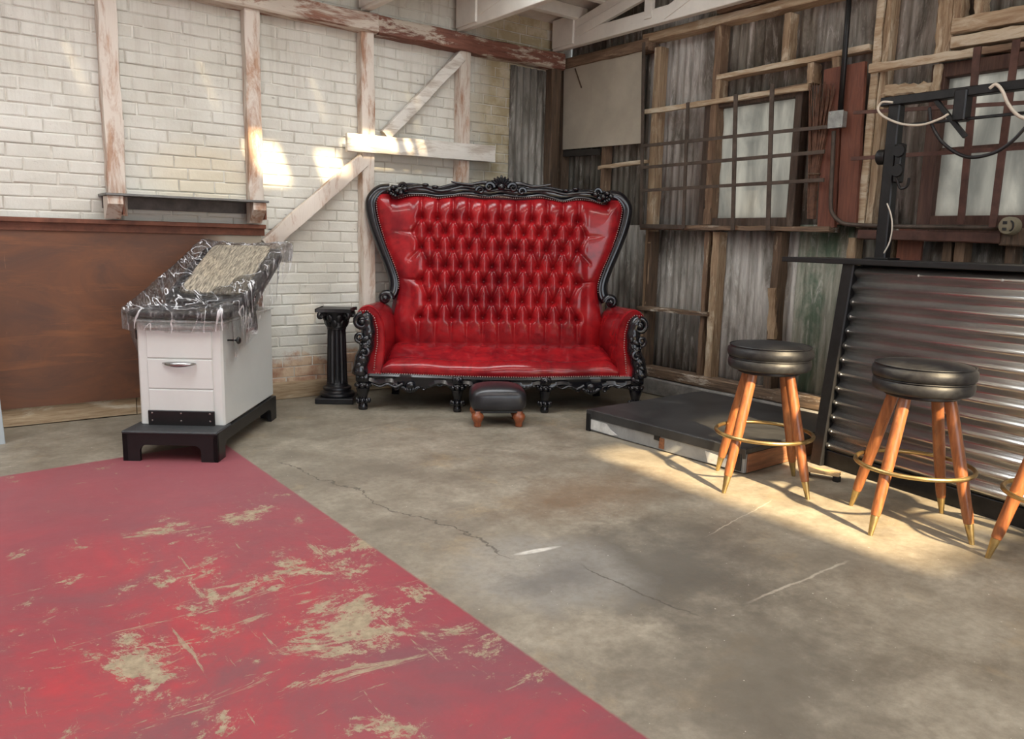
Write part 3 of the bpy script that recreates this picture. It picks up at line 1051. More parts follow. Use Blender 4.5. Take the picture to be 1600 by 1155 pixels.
tx = [ony(875, 82, 5.3).x - 0.03, ony(722, 52, 5.3).x, ony(572, 22, 5.3).x]
sp = tx[1] - tx[2]
tx += [tx[2] - sp, tx[2] - 2 * sp, tx[2] - 3 * sp]
tl = ['white roof truss running along the top of the iron wall', 'white roof truss ending above the diagonal brace',
      'white roof truss ending above the cross board post', 'white roof truss above the wall shelf',
      'white roof truss above the rusted panel', 'white roof truss farthest from the corner']
for k, x in enumerate(tx):
    t = thing('roof_truss', tl[k], 'roof truss', (x, 0, 0), 0, 'white roof trusses')
    y0, y1 = -3.35, 5.33
    zb = 2.715
    ch = MB().box((0, (y0 + y1) / 2, zb + 0.055), (0.055, y1 - y0, 0.11), ch=0.004)
    ch.build('bottom_chord', 'truss', t)
    for (ya, yb_) in ((5.30, 1.0), (1.0, -3.3)):
        za, zc = roof_z(ya if ya > 1 else 0.999) - 0.155, roof_z(yb_ if ya > 1 else yb_) - 0.155
        a, b = Vector((0, ya, za)), Vector((0, yb_, zc))
        MB().beam(a + Vector((-0.025, 0, 0)), b + Vector((-0.025, 0, 0)), (-1, 0, 0), 0.10, 0.05, 4, 0).build('top_chord', 'truss', t)
    # web
    web = [(5.02, 0.10, 4.25, 0.24), (4.25, 0.05, 4.25, 0.30), (4.1, 0.05, 3.0, 0.44), (3.0, 0.05, 3.0, 0.55), (2.9, 0.05, 1.9, 0.66), (1.0, 0.05, 1.0, 0.9), (0.1, 0.7, 0.9, 0.05), (-1.0, 0.05, -1.0, 0.5)]
    for (ya, da, yb_, db) in web:
        MB().beam((-0.035, ya, zb + da), (-0.035, yb_, zb + db), (-1, 0, 0), 0.075, 0.032, 3, 0).build('web_member', 'truss', t)
    MB().box((-0.035, 5.19, zb + 0.13), (0.02, 0.26, 0.22), ch=0.003).build('gusset_plate', 'truss', t)

# ---- rest of the shell, behind and left of the camera
fw = MB().box((-4.0, 0.9, 1.7), (0.15, 9.0, 3.4)).build('wall_far_left', 'far_wall')
tag(fw, 'plain plastered side wall out of the picture', 'wall', kind='structure')
bw = MB()
bw.box((-3.4, -3.6, 1.7), (1.3, 0.15, 3.4)).box((4.0, -3.6, 1.7), (2.2, 0.15, 3.4)).box((0.1, -3.6, 3.0), (5.7, 0.15, 0.8))
bwo = bw.build('wall_back', 'far_wall')
tag(bwo, 'back wall with the open roll-up doorway', 'wall', kind='structure')

# made-up panes added at the ridge to go with the fill lamp
for k in range(8):
    xa = -2.4 + k * 0.75
    MB().box((xa + 0.375, 0.75, (roof_z(0.5) + roof_z(0.999)) / 2 + 0.02), (0.745, 0.5 * 1.02, 0.006),
             Matrix.Rotation(math.atan(SL), 3, 'X')).build('roof_pane', 'pane', ceil)

for k in range(8):
    xa = -2.5 + k * 0.75
    MB().box((xa + 0.375, 3.72, (roof_z(3.32) + roof_z(4.12)) / 2 + 0.02), (0.745, 0.8 * 1.02, 0.006),
             Matrix.Rotation(-math.atan(SL), 3, 'X')).build('roof_pane', 'pane', ceil)

# ================================================================== SOFA
SA = math.radians(-33)
uS = Vector((math.cos(SA), math.sin(SA), 0))
SO = onz(571, 638) + uS * 0.9225
sofa = thing('sofa', 'red tufted leather throne sofa with carved black lacquer frame', 'sofa', SO, SA)


def back_w(z):
    zs = [0.30, 0.55, 0.70, 0.78, 0.85, 0.95, 1.09, 1.20, 1.30, 1.41, 1.46, 1.50]
    ws = [0.79, 0.775, 0.748, 0.730, 0.735, 0.775, 0.838, 0.872, 0.892, 0.905, 0.885, 0.84]
    return np.interp(z, zs, ws)


def back_top(x):
    ax = np.abs(x)
    return np.interp(ax, [0, 0.15, 0.31, 0.42, 0.56, 0.66, 0.755, 0.785, 0.80, 0.86, 0.90, 0.95],
                     [1.447, 1.445, 1.460, 1.443, 1.455, 1.452, 1.428, 1.432, 1.468, 1.476, 1.450, 1.41])


brow = [(1.300, 11, 0.571), (1.197, 12, 0.629), (1.088, 11, 0.571), (0.957, 10, 0.510), (0.850, 11, 0.573), (0.708, 10, 0.512), (0.584, 11, 0.578)]
btn = []
for (z, n, w) in brow:
    btn.append([(-w + 2 * w * k / (n - 1), z) for k in range(n)])
segs = []
for r in range(6):
    for (bx, bz) in btn[r]:
        for (cx, cz) in btn[r + 1]:
            if abs(bx - cx) < 0.085:
                segs.append((bx, bz, cx, cz))
for (bx, bz) in btn[0]:
    segs.append((bx, bz, bx, 1.44))
for (bx, bz) in btn[6]:
    segs.append((bx, bz, bx * 1.01, 0.40))
for s_ in (-1, 1):
    segs.append((s_ * 0.629, 1.197, s_ * 0.86, 1.205))
    segs.append((s_ * 0.571, 1.088, s_ * 0.66, 1.0))
    segs.append((s_ * 0.573, 0.850, s_ * 0.72, 0.868))
SEG = np.array(segs)
BT = np.array([p for row in btn for p in row])

nu, nv = 260, 190
sv = np.linspace(-1, 1, nu + 1)
tv = np.linspace(0, 1, nv + 1)
S_, T_ = np.meshgrid(sv, tv)
Z0 = 0.32 + T_ * (1.447 - 0.32)
X0 = S_ * back_w(Z0)
Z1 = Z0 + (back_top(X0) - 1.447) * T_ ** 7
dmin = np.full(X0.shape, 9.0)
for (ax, az, bx, bz) in SEG:
    dx, dz = bx - ax, bz - az
    L2 = dx * dx + dz * dz
    t = np.clip(((X0 - ax) * dx + (Z1 - az) * dz) / L2, 0, 1)
    d = np.hypot(X0 - (ax + t * dx), Z1 - (az + t * dz))
    # pleats that run out to the edge fade away
    dmin = np.minimum(dmin, d)
db = np.full(X0.shape, 9.0)
for (bx, bz) in BT:
    dz_ = Z1 - bz
    db = np.minimum(db, np.hypot(X0 - bx, np.where(dz_ > 0, dz_ * 0.80, dz_ * 1.5)))
edge = np.minimum((1 - np.abs(S_)) * back_w(Z0), np.minimum((1 - T_) * 1.1, 0.2))
puff = 0.055 * (1 - np.exp(-edge / 0.035))
in_t = np.clip((0.70 - np.abs(X0)) / 0.06, 0, 1) * np.clip((1.40 - Z1) / 0.08, 0, 1)
rel = 0.030 * (1 - np.exp(-dmin / 0.015)) + 0.056 * (1 - np.exp(-(db / 0.027) ** 1.6))
rel = np.where(Z1 < 0.584, 0.082 - (0.082 - rel) * np.clip((Z1 - 0.36) / 0.224, 0.0, 1) ** 1.2, rel)
sw = np.clip((np.abs(X0) - 0.585) / 0.07, 0, 1)
sw = sw * sw * (3 - 2 * sw)
rel = rel * (1 - sw) + (0.070 - 0.016 * np.exp(-dmin / 0.014) * np.clip((0.80 - np.abs(X0)) / 0.2, 0, 1)) * sw
rel = np.maximum(rel, 0.070 * np.clip((Z1 - 1.335) / 0.07, 0, 1) - 0.010 * np.exp(-dmin / 0.01))
# asymmetric sag: fullness sits just under each button
Y1 = 0.50 + (Z1 - 0.4) * 0.07 - puff - rel + 0.03 + 0.055 * np.clip((0.60 - Z1) / 0.24, 0, 1) ** 1.6
m = MB()
vs = np.stack([X0, Y1, Z1], -1).reshape(-1, 3).tolist()
fs = []
for j in range(nv):
    for i in range(nu):
        a = j * (nu + 1) + i
        fs.append((a, a + 1, a + nu + 2, a + nu + 1))
m.add(vs, fs)
m.build('tufted_back', 'leather', sofa, smooth=True)


def back_y(x, z):
    return 0.50 + (z - 0.4) * 0.07


# rear panel
poly = []
for z in np.linspace(0.2, 1.42, 24):
    poly.append((float(back_w(z)) + 0.03, z))
for x in np.linspace(0.86, -0.86, 30):
    poly.append((x, float(back_top(x)) + 0.02))
for z in np.linspace(1.42, 0.2, 24):
    poly.append((-float(back_w(z)) - 0.03, z))
rp = MB().prism(poly, 0.0, 0.03)
rp.v = [(x, y + back_y(x, z) + 0.025, z) for (x, y, z) in rp.v]
rp.build('rear_panel', 'leather_dark', sofa)
# buttons
bm_ = MB()
for (bx, bz) in BT:
    bm_.ball((bx, back_y(bx, bz) - 0.030, bz), (0.008, 0.006, 0.008), 8, 5)
o = bm_.build('tufting_buttons', 'leather', sofa, smooth=True)
o['kind'] = 'stuff'

# seat
def seat_fn(s, t):
    x = (s * 2 - 1)
    w = 0.775 + 0.055 * (1 - t)
    X = x * w
    bow = 0.095 * (0.5 + 0.5 * math.cos(math.pi * min(1, abs(X) / 0.83))) ** 0.8
    yf = -0.02 - bow
    # t: 0 lower front edge, 0..0.3 front roll, 1 back
    if t < 0.34:
        a = t / 0.34 * math.pi / 2
        y = yf + 0.10 * (1 - math.cos(a)) - 0.018 * math.sin(2 * a)
        z = 0.248 + 0.095 * math.sin(a)
    else:
        q = (t - 0.34) / 0.66
        y = yf + 0.10 + q * (0.50 - yf - 0.10)
        z = 0.343 + 0.075 * math.sin(min(1, q * 1.5) * math.pi / 2) - 0.015 * q * q
    e = 1 - abs(x)
    z -= 0.055 * max(0, 1 - e / 0.10) ** 2 * min(1, t / 0.3)
    z += 0.006 * math.sin(X * 9 + 0.6) * math.sin(min(1, t * 1.6) * math.pi)
    y += 0.004 * math.sin(X * 23) * (1 - t)
    return (X, y, z)


MB().grid(seat_fn, 90, 44).build('seat_cushion', 'leather', sofa, smooth=True)
MB().prism([(-0.86, 0.0), (0.86, 0.0), (0.80, 0.53), (-0.80, 0.53)], 0.205, 0.255, 'xy').build('seat_base', 'lacquer', sofa)

# arms
asec = [(0.815, 0.235), (0.795, 0.33), (0.785, 0.43), (0.785, 0.53), (0.800, 0.61), (0.835, 0.675), (0.885, 0.708), (0.935, 0.700),
        (0.968, 0.665), (0.975, 0.615), (0.955, 0.565), (0.930, 0.50), (0.925, 0.36), (0.930, 0.235)]
sec = [(p.x, p.z) for p in smooth_path([(a, 0, b) for a, b in asec], 5)]


def arm(sg):
    m = MB()
    ny = 22
    n = len(sec)
    cx, cz = 0.885, 0.45
    vs, fs = [], []
    rows = [(-0.035, 0.70), (-0.042, 0.90), (-0.03, 0.975), (0.0, 1.0)] + [(0.52 * k / ny, 1.0) for k in range(1, ny + 1)]
    for (y, sc) in rows:
        q = max(0, y / 0.52)
        for (x, z) in sec:
            X = cx + (x - cx) * (sc if sc >= 1 else (1 - (1 - sc) * 0.5)) - 0.035 * q
            Z = cz + (z - cz) * (sc if sc >= 1 else 1 - (1 - sc) * 0.28) - 0.02 * q
            vs.append((sg * X, y, max(0.235, Z)))
    for j in range(len(rows) - 1):
        for i in range(n):
            i2 = (i + 1) % n
            fs.append((j * n + i, j * n + i2, (j + 1) * n + i2, (j + 1) * n + i))
    fs.append(tuple(range(n)))
    fs.append(tuple((len(rows) - 1) * n + i for i in range(n)))
    m.add(vs, fs)
    m.build('arm', 'leather', sofa, auto=1.0)


for sg in (-1, 1):
    arm(sg)


def spiral(cx, cz, y, r0, turns, sg, start, n=26, dirn=1):
    pts = []
    for k in range(n + 1):
        q = k / n
        a = start + dirn * q * turns * 2 * math.pi
        r = r0 * (1 - 0.82 * q)
        pts.append((sg * (cx + r * math.cos(a)), y - 0.012 * q, cz + r * math.sin(a)))
    return pts


# carved arm fronts
for sg in (-1, 1):
    m = MB()
    path = smooth_path([(sg * x, -0.055, z) for (x, z) in ((0.952, 0.245), (0.945, 0.31), (0.928, 0.37), (0.905, 0.43), (0.895, 0.50), (0.893, 0.56), (0.905, 0.62), (0.930, 0.648))], 5)
    N = len(path)
    rs = [0.052 - 0.010 * (i / N) + 0.003 * math.sin(i * 0.9) for i in range(N)]
    m.tube(path, rs, 10)
    m.tube(spiral(0.930, 0.600, -0.075, 0.052, 1.35, sg, math.pi / 2, 28, -1), [0.020 - 0.010 * k / 28 for k in range(29)], 8)
    m.ball((sg * 0.930, -0.085, 0.600), (0.020, 0.018, 0.020))
    m.tube(spiral(0.945, 0.50, -0.085, 0.034, 1.1, sg, -math.pi / 2, 20, 1), [0.014 - 0.006 * k / 20 for k in range(21)], 7)
    m.tube(spiral(0.915, 0.40, -0.095, 0.034, 1.0, sg, math.pi / 2, 20, 1), [0.014 - 0.006 * k / 20 for k in range(21)], 7)
    for k in range(6):
        z = 0.268 + k * 0.044
        xx = float(np.interp(z, [0.245, 0.31, 0.37, 0.43, 0.50, 0.56], [0.952, 0.945, 0.928, 0.905, 0.895, 0.893]))
        m.ball((sg * (xx + 0.012), -0.094, z), (0.030, 0.014, 0.020), 10, 6, Matrix.Rotation(sg * 0.5, 3, 'Y'))
        m.ball((sg * (xx - 0.022), -0.090, z + 0.018), (0.014, 0.014, 0.022), 8, 5)
    for k in range(4):
        m.ball((sg * (0.885 + 0.018 * k), -0.098, 0.452), (0.010, 0.010, 0.010), 8, 5)
    m.build('carved_arm_front', 'lacquer', sofa, auto=0.9)


# front legs
def sofa_leg(x, y, sg, big):
    m = MB()
    prof = [(0.030, 0.0), (0.034, 0.012), (0.030, 0.035), (0.026, 0.045), (0.038, 0.060), (0.040, 0.068), (0.028, 0.078),
            (0.034, 0.105), (0.044, 0.135), (0.046, 0.150), (0.036, 0.158), (0.050, 0.170), (0.050, 0.182), (0.040, 0.190), (0.042, 0.235)]
    if not big:
        prof = [(r * 0.86, z) for r, z in prof]
    m.lathe(prof, 14, (x, y, 0))
    for k in range(5):
        a = math.pi * (1.0 + k / 4)
        m.ball((x + 0.040 * math.cos(a), y + 0.040 * math.sin(a), 0.062), (0.014, 0.014, 0.020), 7, 5)
        m.ball((x + 0.044 * math.cos(a), y + 0.044 * math.sin(a), 0.168), (0.016, 0.014, 0.016), 7, 5)
    m.box((x, y - 0.015, 0.222), (0.085 if big else 0.07, 0.075, 0.055), ch=0.008)
    m.ball((x, y - 0.056, 0.225), (0.020, 0.012, 0.020), 8, 5)
    m.build('leg', 'lacquer', sofa, auto=0.9)


sofa_leg(-0.935, -0.03, -1, True)
sofa_leg(0.935, -0.03, 1, True)
sofa_leg(-0.297, -0.085, -1, False)
sofa_leg(0.297, -0.085, 1, False)
for sg in (-1, 1):
    MB().beam((sg * 0.74, 0.44, 0.22), (sg * 0.76, 0.50, 0.0), (0, -1, 0), 0.055, 0.05, 3, 0).build('leg', 'lacquer', sofa)


# carved apron following the bowed front
def front_y(x):
    bow = 0.095 * (0.5 + 0.5 * math.cos(math.pi * min(1, abs(x) / 0.83))) ** 0.8
    return -0.02 - bow


m = MB()
pts_u, n = [], 120
vs, fs = [], []
for i in range(n + 1):
    x = -0.90 + 1.8 * i / n
    y = front_y(x) - 0.012
    ax = abs(x)
    drop = 0.022 + 0.032 * math.exp(-((ax - 0.615) / 0.11) ** 2) + 0.010 * math.cos(ax * 38) + 0.018 * math.exp(-((ax) / 0.10) ** 2)
    top, bot = 0.252, 0.200 - drop
    ridge = 0.5 * (top + bot)
    for (yy, zz) in ((y + 0.03, top), (y - 0.006, top - 0.004), (y - 0.016, top - 0.020), (y - 0.004, ridge), (y - 0.014, bot + 0.012), (y - 0.006, bot), (y + 0.03, bot)):
        vs.append((x, yy, zz))
for i in range(n):
    for k in range(7):
        k2 = (k + 1) % 7
        fs.append((i * 7 + k, i * 7 + k2, i * 7 + 7 + k2, i * 7 + 7 + k))
m.add(vs, fs)
for sg in (-1, 1):
    for cx in (0.615,):
        m.ball((sg * cx, front_y(cx) - 0.03, 0.178), (0.034, 0.020, 0.026), 12, 7)
        for k in range(-4, 5):
            a = k * 0.33
            m.ball((sg * cx + 0.052 * math.sin(a), front_y(cx) - 0.026, 0.165 - 0.022 * math.cos(a)), (0.013, 0.014, 0.024), 7, 5, Matrix.Rotation(a, 3, 'Y'))
        for s2 in (-1, 1):
            pts = smooth_path([(sg * cx + s2 * dx_, front_y(cx + s2 * dx_) - 0.022, z) for (dx_, z) in ((0.05, 0.185), (0.10, 0.165), (0.15, 0.185), (0.20, 0.170), (0.25, 0.190))], 5)
            m.tube(pts, [0.013 - 0.007 * k / (len(pts) - 1) for k in range(len(pts))], 7)
            m.tube([(p[0], p[1], p[2]) for p in spiral(0, 0, 0, 0.024, 1.2, 1, 0, 16)] and
                   [(sg * cx + s2 * 0.095 + p[0], front_y(cx) - 0.026 + p[1], 0.160 + p[2]) for p in spiral(0, 0, 0, 0.026, 1.2, s2, 0, 16)], [0.009 - 0.004 * k / 16 for k in range(17)], 6)
    for k in range(9):
        x = sg * (0.06 + k * 0.026)
        m.ball((x, front_y(x) - 0.022, 0.186), (0.010, 0.010, 0.009), 6, 4)
m.build('carved_apron', 'lacquer', sofa, auto=0.9)

# back frame
side = [(0.800, 0.728), (0.772, 0.775), (0.768, 0.85), (0.802, 0.96), (0.858, 1.10), (0.908, 1.24), (0.934, 1.35), (0.934, 1.415), (0.905, 1.462), (0.862, 1.492), (0.80, 1.500)]
for sg in (-1, 1):
    m = MB()
    pts = [(sg * x, back_y(x, z) - 0.03, z) for (x, z) in side]
    sp_ = smooth_path(pts, 6)
    m.tube(sp_, 0.040, 16)
    sp2 = [(p.x * 0.972, p.y - 0.034, p.z - 0.004) for p in sp_]
    m.tube(sp2, 0.010, 6)
    m.tube(spiral(0.825, 0.722, 0.44, 0.042, 1.3, sg, math.pi, 24, -1), [0.026 - 0.012 * k / 24 for k in range(25)], 8)
    m.ball((sg * 0.825, 0.415, 0.722), (0.024, 0.020, 0.024))
    m.build('back_frame_side', 'lacquer', sofa, auto=0.9)
crest = [(-0.80, 1.496), (-0.74, 1.478), (-0.66, 1.498), (-0.56, 1.502), (-0.46, 1.485), (-0.36, 1.500), (-0.28, 1.512), (-0.18, 1.505), (-0.09, 1.500), (0, 1.508)]
crest = crest + [(-x, z) for (x, z) in crest[-2::-1]]
m = MB()
cp = smooth_path([(x, back_y(x, z) - 0.035, z) for (x, z) in crest], 7)
m.tube(cp, [0.034 + 0.006 * math.cos(i * 0.35) for i in range(len(cp))], 12)
m.tube([(p.x, p.y - 0.032, p.z + 0.012 + 0.006 * math.sin(p.x * 20)) for p in cp], 0.012, 7)
m.tube([(p.x, p.y - 0.026, p.z - 0.030 + 0.004 * math.sin(p.x * 24)) for p in cp], 0.011, 7)
m.tube([(p.x, p.y - 0.005, p.z + 0.034 + 0.008 * math.sin(p.x * 17 + 1)) for p in cp[4:-4]], 0.010, 7)
# centre shell
for k in range(-4, 5):
    a = k * 0.36
    m.ball((0.050 * math.sin(a), 0.50, 1.545 + 0.035 * math.cos(a)), (0.013, 0.020, 0.034), 8, 6, Matrix.Rotation(a, 3, 'Y'))
m.ball((0, 0.488, 1.535), (0.030, 0.026, 0.026), 12, 7)
m.ball((0, 0.50, 1.595), (0.012, 0.014, 0.024), 8, 6)
for s2 in (-1, 1):
    m.tube([(s2 * 0.085 + p[0], 0.49 + p[1], 1.530 + p[2]) for p in spiral(0, 0, 0, 0.036, 1.3, s2, math.pi, 20, -1)], [0.015 - 0.007 * k / 20 for k in range(21)], 7)
    m.tube([(s2 * 0.15 + p[0], 0.49 + p[1], 1.505 + p[2]) for p in spiral(0, 0, 0, 0.030, 1.2, s2, 0, 18)], [0.013 - 0.006 * k / 18 for k in range(19)], 7)
    pts = smooth_path([(s2 * x, 0.50, z) for (x, z) in ((0.07, 1.555), (0.14, 1.560), (0.22, 1.545), (0.30, 1.550), (0.36, 1.562))], 5)
    m.tube(pts, [0.018 - 0.012 * k / (len(pts) - 1) for k in range(len(pts))], 7)
    # corner leaves
    for k in range(5):
        m.ball((s2 * (0.80 - 0.028 * k), 0.475, 1.478 + 0.020 * math.sin(k * 1.7) + 0.01), (0.022, 0.022, 0.020), 8, 5)
    for k in range(3):
        m.ball((s2 * (0.755 + 0.016 * k), 0.465, 1.448 + 0.008 * k), (0.014, 0.016, 0.014), 7, 5)
    m.tube([(s2 * 0.70 + p[0], 0.485 + p[1], 1.515 + p[2]) for p in spiral(0, 0, 0, 0.030, 1.2, s2, 0, 18)], [0.012 - 0.005 * k / 18 for k in range(19)], 7)
    for (lx, lz) in ((0.545, 1.535), (0.475, 1.522)):
        m.ball((s2 * lx, 0.50, lz), (0.026, 0.016, 0.012), 8, 5)
m.build('carved_crest', 'lacquer', sofa, auto=0.9)

# nail heads
m = MB()


def nails(path, step=0.016, r=0.0045):
    acc = 0
    last = Vector(path[0])
    for p in path[1:]:
        p = Vector(p)
        L = (p - last).length
        while acc + L >= step:
            last = last.lerp(p, (step - acc) / L)
            L = (p - last).length
            acc = 0
            m.ball(last, r, 6, 4)
        acc += L
        last = p


nails([(x, front_y(x) - 0.022, 0.250) for x in np.linspace(-0.86, 0.86, 80)])
for sg in (-1, 1):
    nails([(sg * (x * 0.958 - 0.004), back_y(x, z) - 0.062, z) for (x, z) in [(p.x, p.z) for p in smooth_path([(a, 0, b) for a, b in side[1:9]], 5)]])
    nails([(sg * x, -0.052, z) for (x, z) in ((0.86, 0.26), (0.85, 0.36), (0.835, 0.45), (0.835, 0.55), (0.855, 0.63), (0.90, 0.672), (0.945, 0.668))])
nails([(x, back_y(x, z) - 0.070, z - 0.042) for (x, z) in [(p.x, p.z) for p in cp[6:-6]]])
o = m.build('nailhead_trim', 'nail', sofa, smooth=True)
o['kind'] = 'stuff'

# ================================================================== OTTOMAN
OA = math.radians(-31)
ot = thing('footstool', 'small black leather footstool on turned wooden bun feet before the sofa', 'footstool', onz(745, 667).lerp(onz(812, 667), 0.5) + Vector((math.sin(-OA), math.cos(OA), 0)) * 0.115, OA)


def ott(s, t):
    # superellipsoid-like cushion
    a = (s * 2 - 1) * math.pi
    ph = (t - 0.5) * math.pi
    def sp(c, e):
        return math.copysign(abs(c) ** e, c)
    cx, cy = sp(math.cos(a), 0.35), sp(math.sin(a), 0.35)
    cp_, sp_ = sp(math.cos(ph), 0.45), sp(math.sin(ph), 0.55)
    z = 0.165 + 0.075 * sp_
    X, Y = 0.178 * cx * cp_, 0.15 * cy * cp_
    if z > 0.165:
        z += 0.022 * (1 - (X / 0.178) ** 2) * (1 - (Y / 0.15) ** 2)
    return (X, Y, z)


MB().grid(ott, 64, 28).build('cushion', 'black_leather', ot, smooth=True)
MB().box((0, 0, 0.098), (0.30, 0.25, 0.02), ch=0.004).build('base_board', 'black_paint', ot)
for sx in (-1, 1):
    for sy in (-1, 1):
        MB().lathe([(0.020, 0), (0.024, 0.006), (0.022, 0.022), (0.026, 0.030), (0.036, 0.048), (0.040, 0.064), (0.034, 0.080), (0.024, 0.088), (0.026, 0.100)],
                   18, (sx * 0.13, sy * 0.105, 0)).build('bun_foot', 'bun_wood', ot, smooth=True)

# ================================================================== PEDESTAL
pd_a = math.radians(-35)
pc_ = onz(498, 631).lerp(onz(562, 634), 0.5)
ped = thing('pedestal', 'black fluted column pedestal beside the sofa arm', 'pedestal', pc_ + Vector((math.sin(-pd_a), math.cos(pd_a), 0)) * 0.135 - Vector((0.03, -0.02, 0)), pd_a)
MB().box((0, 0, 0.02), (0.265, 0.265, 0.04), ch=0.005).build('plinth', 'pedestal', ped)
MB().lathe([(0.118, 0.04), (0.124, 0.052), (0.120, 0.066), (0.100, 0.072), (0.094, 0.085), (0.100, 0.092), (0.098, 0.104), (0.080, 0.112), (0.076, 0.122)], 32).build('base_moulding', 'pedestal', ped, auto=0.7)
MB().lathe([(0.074, 0.122), (0.074, 0.135)] + [(0.072 - 0.008 * k / 10, 0.14 + 0.37 * k / 10) for k in range(11)] + [(0.066, 0.515), (0.066, 0.525)], 96,
           rad=lambda a, z: 1.0 - (0.10 * abs(math.sin(a * 8)) if 0.138 < z < 0.512 else 0)).build('fluted_shaft', 'pedestal', ped, auto=0.9)
m = MB().lathe([(0.066, 0.525), (0.073, 0.532), (0.068, 0.540), (0.070, 0.57), (0.082, 0.61), (0.098, 0.635)], 32)
for ring, (rz, rr, hh) in enumerate(((0.555, 0.074, 0.030), (0.592, 0.086, 0.028))):
    for k in range(8):
        a = (k + 0.5 * ring) * math.pi / 4
        mt = Matrix.Rotation(a, 3, 'Z') @ Matrix.Rotation(0.35, 3, 'Y')
        m.ball((rr * math.cos(a), rr * math.sin(a), rz), (0.010, 0.022, hh), 8, 6, mt)
for k in range(4):
    a = math.pi / 4 + k * math.pi / 2
    m.tube([(0.128 * math.cos(a) + p[0] * math.cos(a), 0.128 * math.sin(a) + p[0] * math.sin(a), 0.612 + p[2]) for p in spiral(0, 0, 0, 0.028, 1.2, 1, math.pi, 18, -1)], [0.015 - 0.006 * q / 18 for q in range(19)], 7)
m.build('capital', 'pedestal', ped, auto=0.9)
ab = []
for k in range(4):
    for q in range(9):
        t = q / 8 * 2 - 1
        r = 0.118 - 0.018 * (1 - t * t)
        a = k * math.pi / 2
        x, y = r, t * 0.125
        ab.append((x * math.cos(a) - y * math.sin(a), x * math.sin(a) + y * math.cos(a)))
MB().prism(ab, 0.638, 0.662, 'xy').build('abacus', 'pedestal', ped)

# ================================================================== CABINET WITH PADDED COUCH TOP
KA = math.radians(-36.5)
cab = thing('examination_table', 'cream metal examination table with black padded top wrapped in clear film', 'examination table', onz(193, 720), KA)
UB0, UB1, VB0, VB1 = 0.028, 0.468, 0.15, 1.02
cx = (UB0 + UB1) / 2
MB().box((cx, (VB0 + VB1) / 2, 0.425), (UB1 - UB0, VB1 - VB0, 0.55), ch=0.010).build('body', 'enamel', cab)
for (za, zb, nm) in ((0.175, 0.345, 'drawer_front'), (0.352, 0.505, 'drawer_front'), (0.512, 0.655, 'drawer_front')):
    d = MB().box((cx, VB0 - 0.003, (za + zb) / 2), (0.335, 0.012, zb - za), ch=0.003).build(nm, 'enamel', cab)
    if nm == 'drawer_front' and za == 0.352:
        h = MB()
        hp = smooth_path([(cx - 0.085, VB0 - 0.012, 0.485), (cx - 0.05, VB0 - 0.034, 0.484), (cx, VB0 - 0.042, 0.483), (cx + 0.05, VB0 - 0.034, 0.484), (cx + 0.085, VB0 - 0.012, 0.485)], 5)
        h.tube(hp, [0.004 + 0.010 * math.sin(math.pi * k / (len(hp) - 1)) for k in range(len(hp))], 8)
        h.build('handle', 'chrome', d, smooth=True)
MB().box((cx, VB0 - 0.006, 0.675), (0.36, 0.02, 0.018), ch=0.003).build('top_rail', 'enamel', cab)
MB().box((cx, (VB0 + VB1) / 2, 0.702), (0.46, 0.90, 0.012), ch=0.004).build('top_tray', 'enamel', cab)
# side crank knob
kn = MB()
kn.tube([(UB1 - 0.002, 0.23, 0.60), (UB1 + 0.05, 0.23, 0.60)], 0.005, 8)
kn.ball((UB1 + 0.058, 0.23, 0.60), (0.012, 0.020, 0.020), 12, 8)
kn.build('side_knob', 'black_paint', cab, auto=0.8)
MB().box((UB0 - 0.012, 0.20, 0.625), (0.02, 0.03, 0.05), ch=0.004).build('hinge_bracket', 'black_paint', cab)


def arch(x0, x1, z1, foot, hi, r):
    """outline of a plinth face with an arched opening"""
    pts = [(x0, 0), (x0 + foot, 0)]
    for k in range(7):
        a = math.pi - (math.pi / 2) * k / 6
        pts.append((x0 + foot + r + r * math.cos(a), hi - r + r * math.sin(a)))
    for k in range(7):
        a = math.pi / 2 - (math.pi / 2) * k / 6
        pts.append((x1 - foot - r + r * math.cos(a), hi - r + r * math.sin(a)))
    pts += [(x1 - foot, 0), (x1, 0), (x1, z1), (x0, z1)]
    return pts


bs = MB()
bs.prism(arch(0.0, 0.48, 0.145, 0.085, 0.085, 0.035), 0.0, 0.02, 'xz')
bs.build('step_front', 'black_paint', cab)
for x in (0.0, 0.455):
    MB().prism(arch(0.0, 1.03, 0.145, 0.11, 0.085, 0.04), x, x + 0.025, 'yz').build('plinth_side', 'black_paint', cab)
MB().prism(arch(0.026, 0.454, 0.145, 0.07, 0.085, 0.035), 1.005, 1.028, 'xz').build('plinth_rear', 'black_paint', cab)
MB().box((0.24, 0.10, 0.150), (0.485, 0.215, 0.016), ch=0.006).build('step_tread', 'tread', cab)
kp = MB().box((cx, VB0 - 0.013, 0.195), (0.345, 0.012, 0.082), ch=0.003).build('kick_plate', 'black_paint', cab)
for (sx, sz) in ((-0.15, 0.222), (0, 0.222), (0.15, 0.222), (-0.15, 0.182), (0, 0.182), (0.15, 0.182)):
    MB().ball((cx + sx, VB0 - 0.020, sz), (0.006, 0.003, 0.006), 8, 5).build('screw', 'chrome', kp)
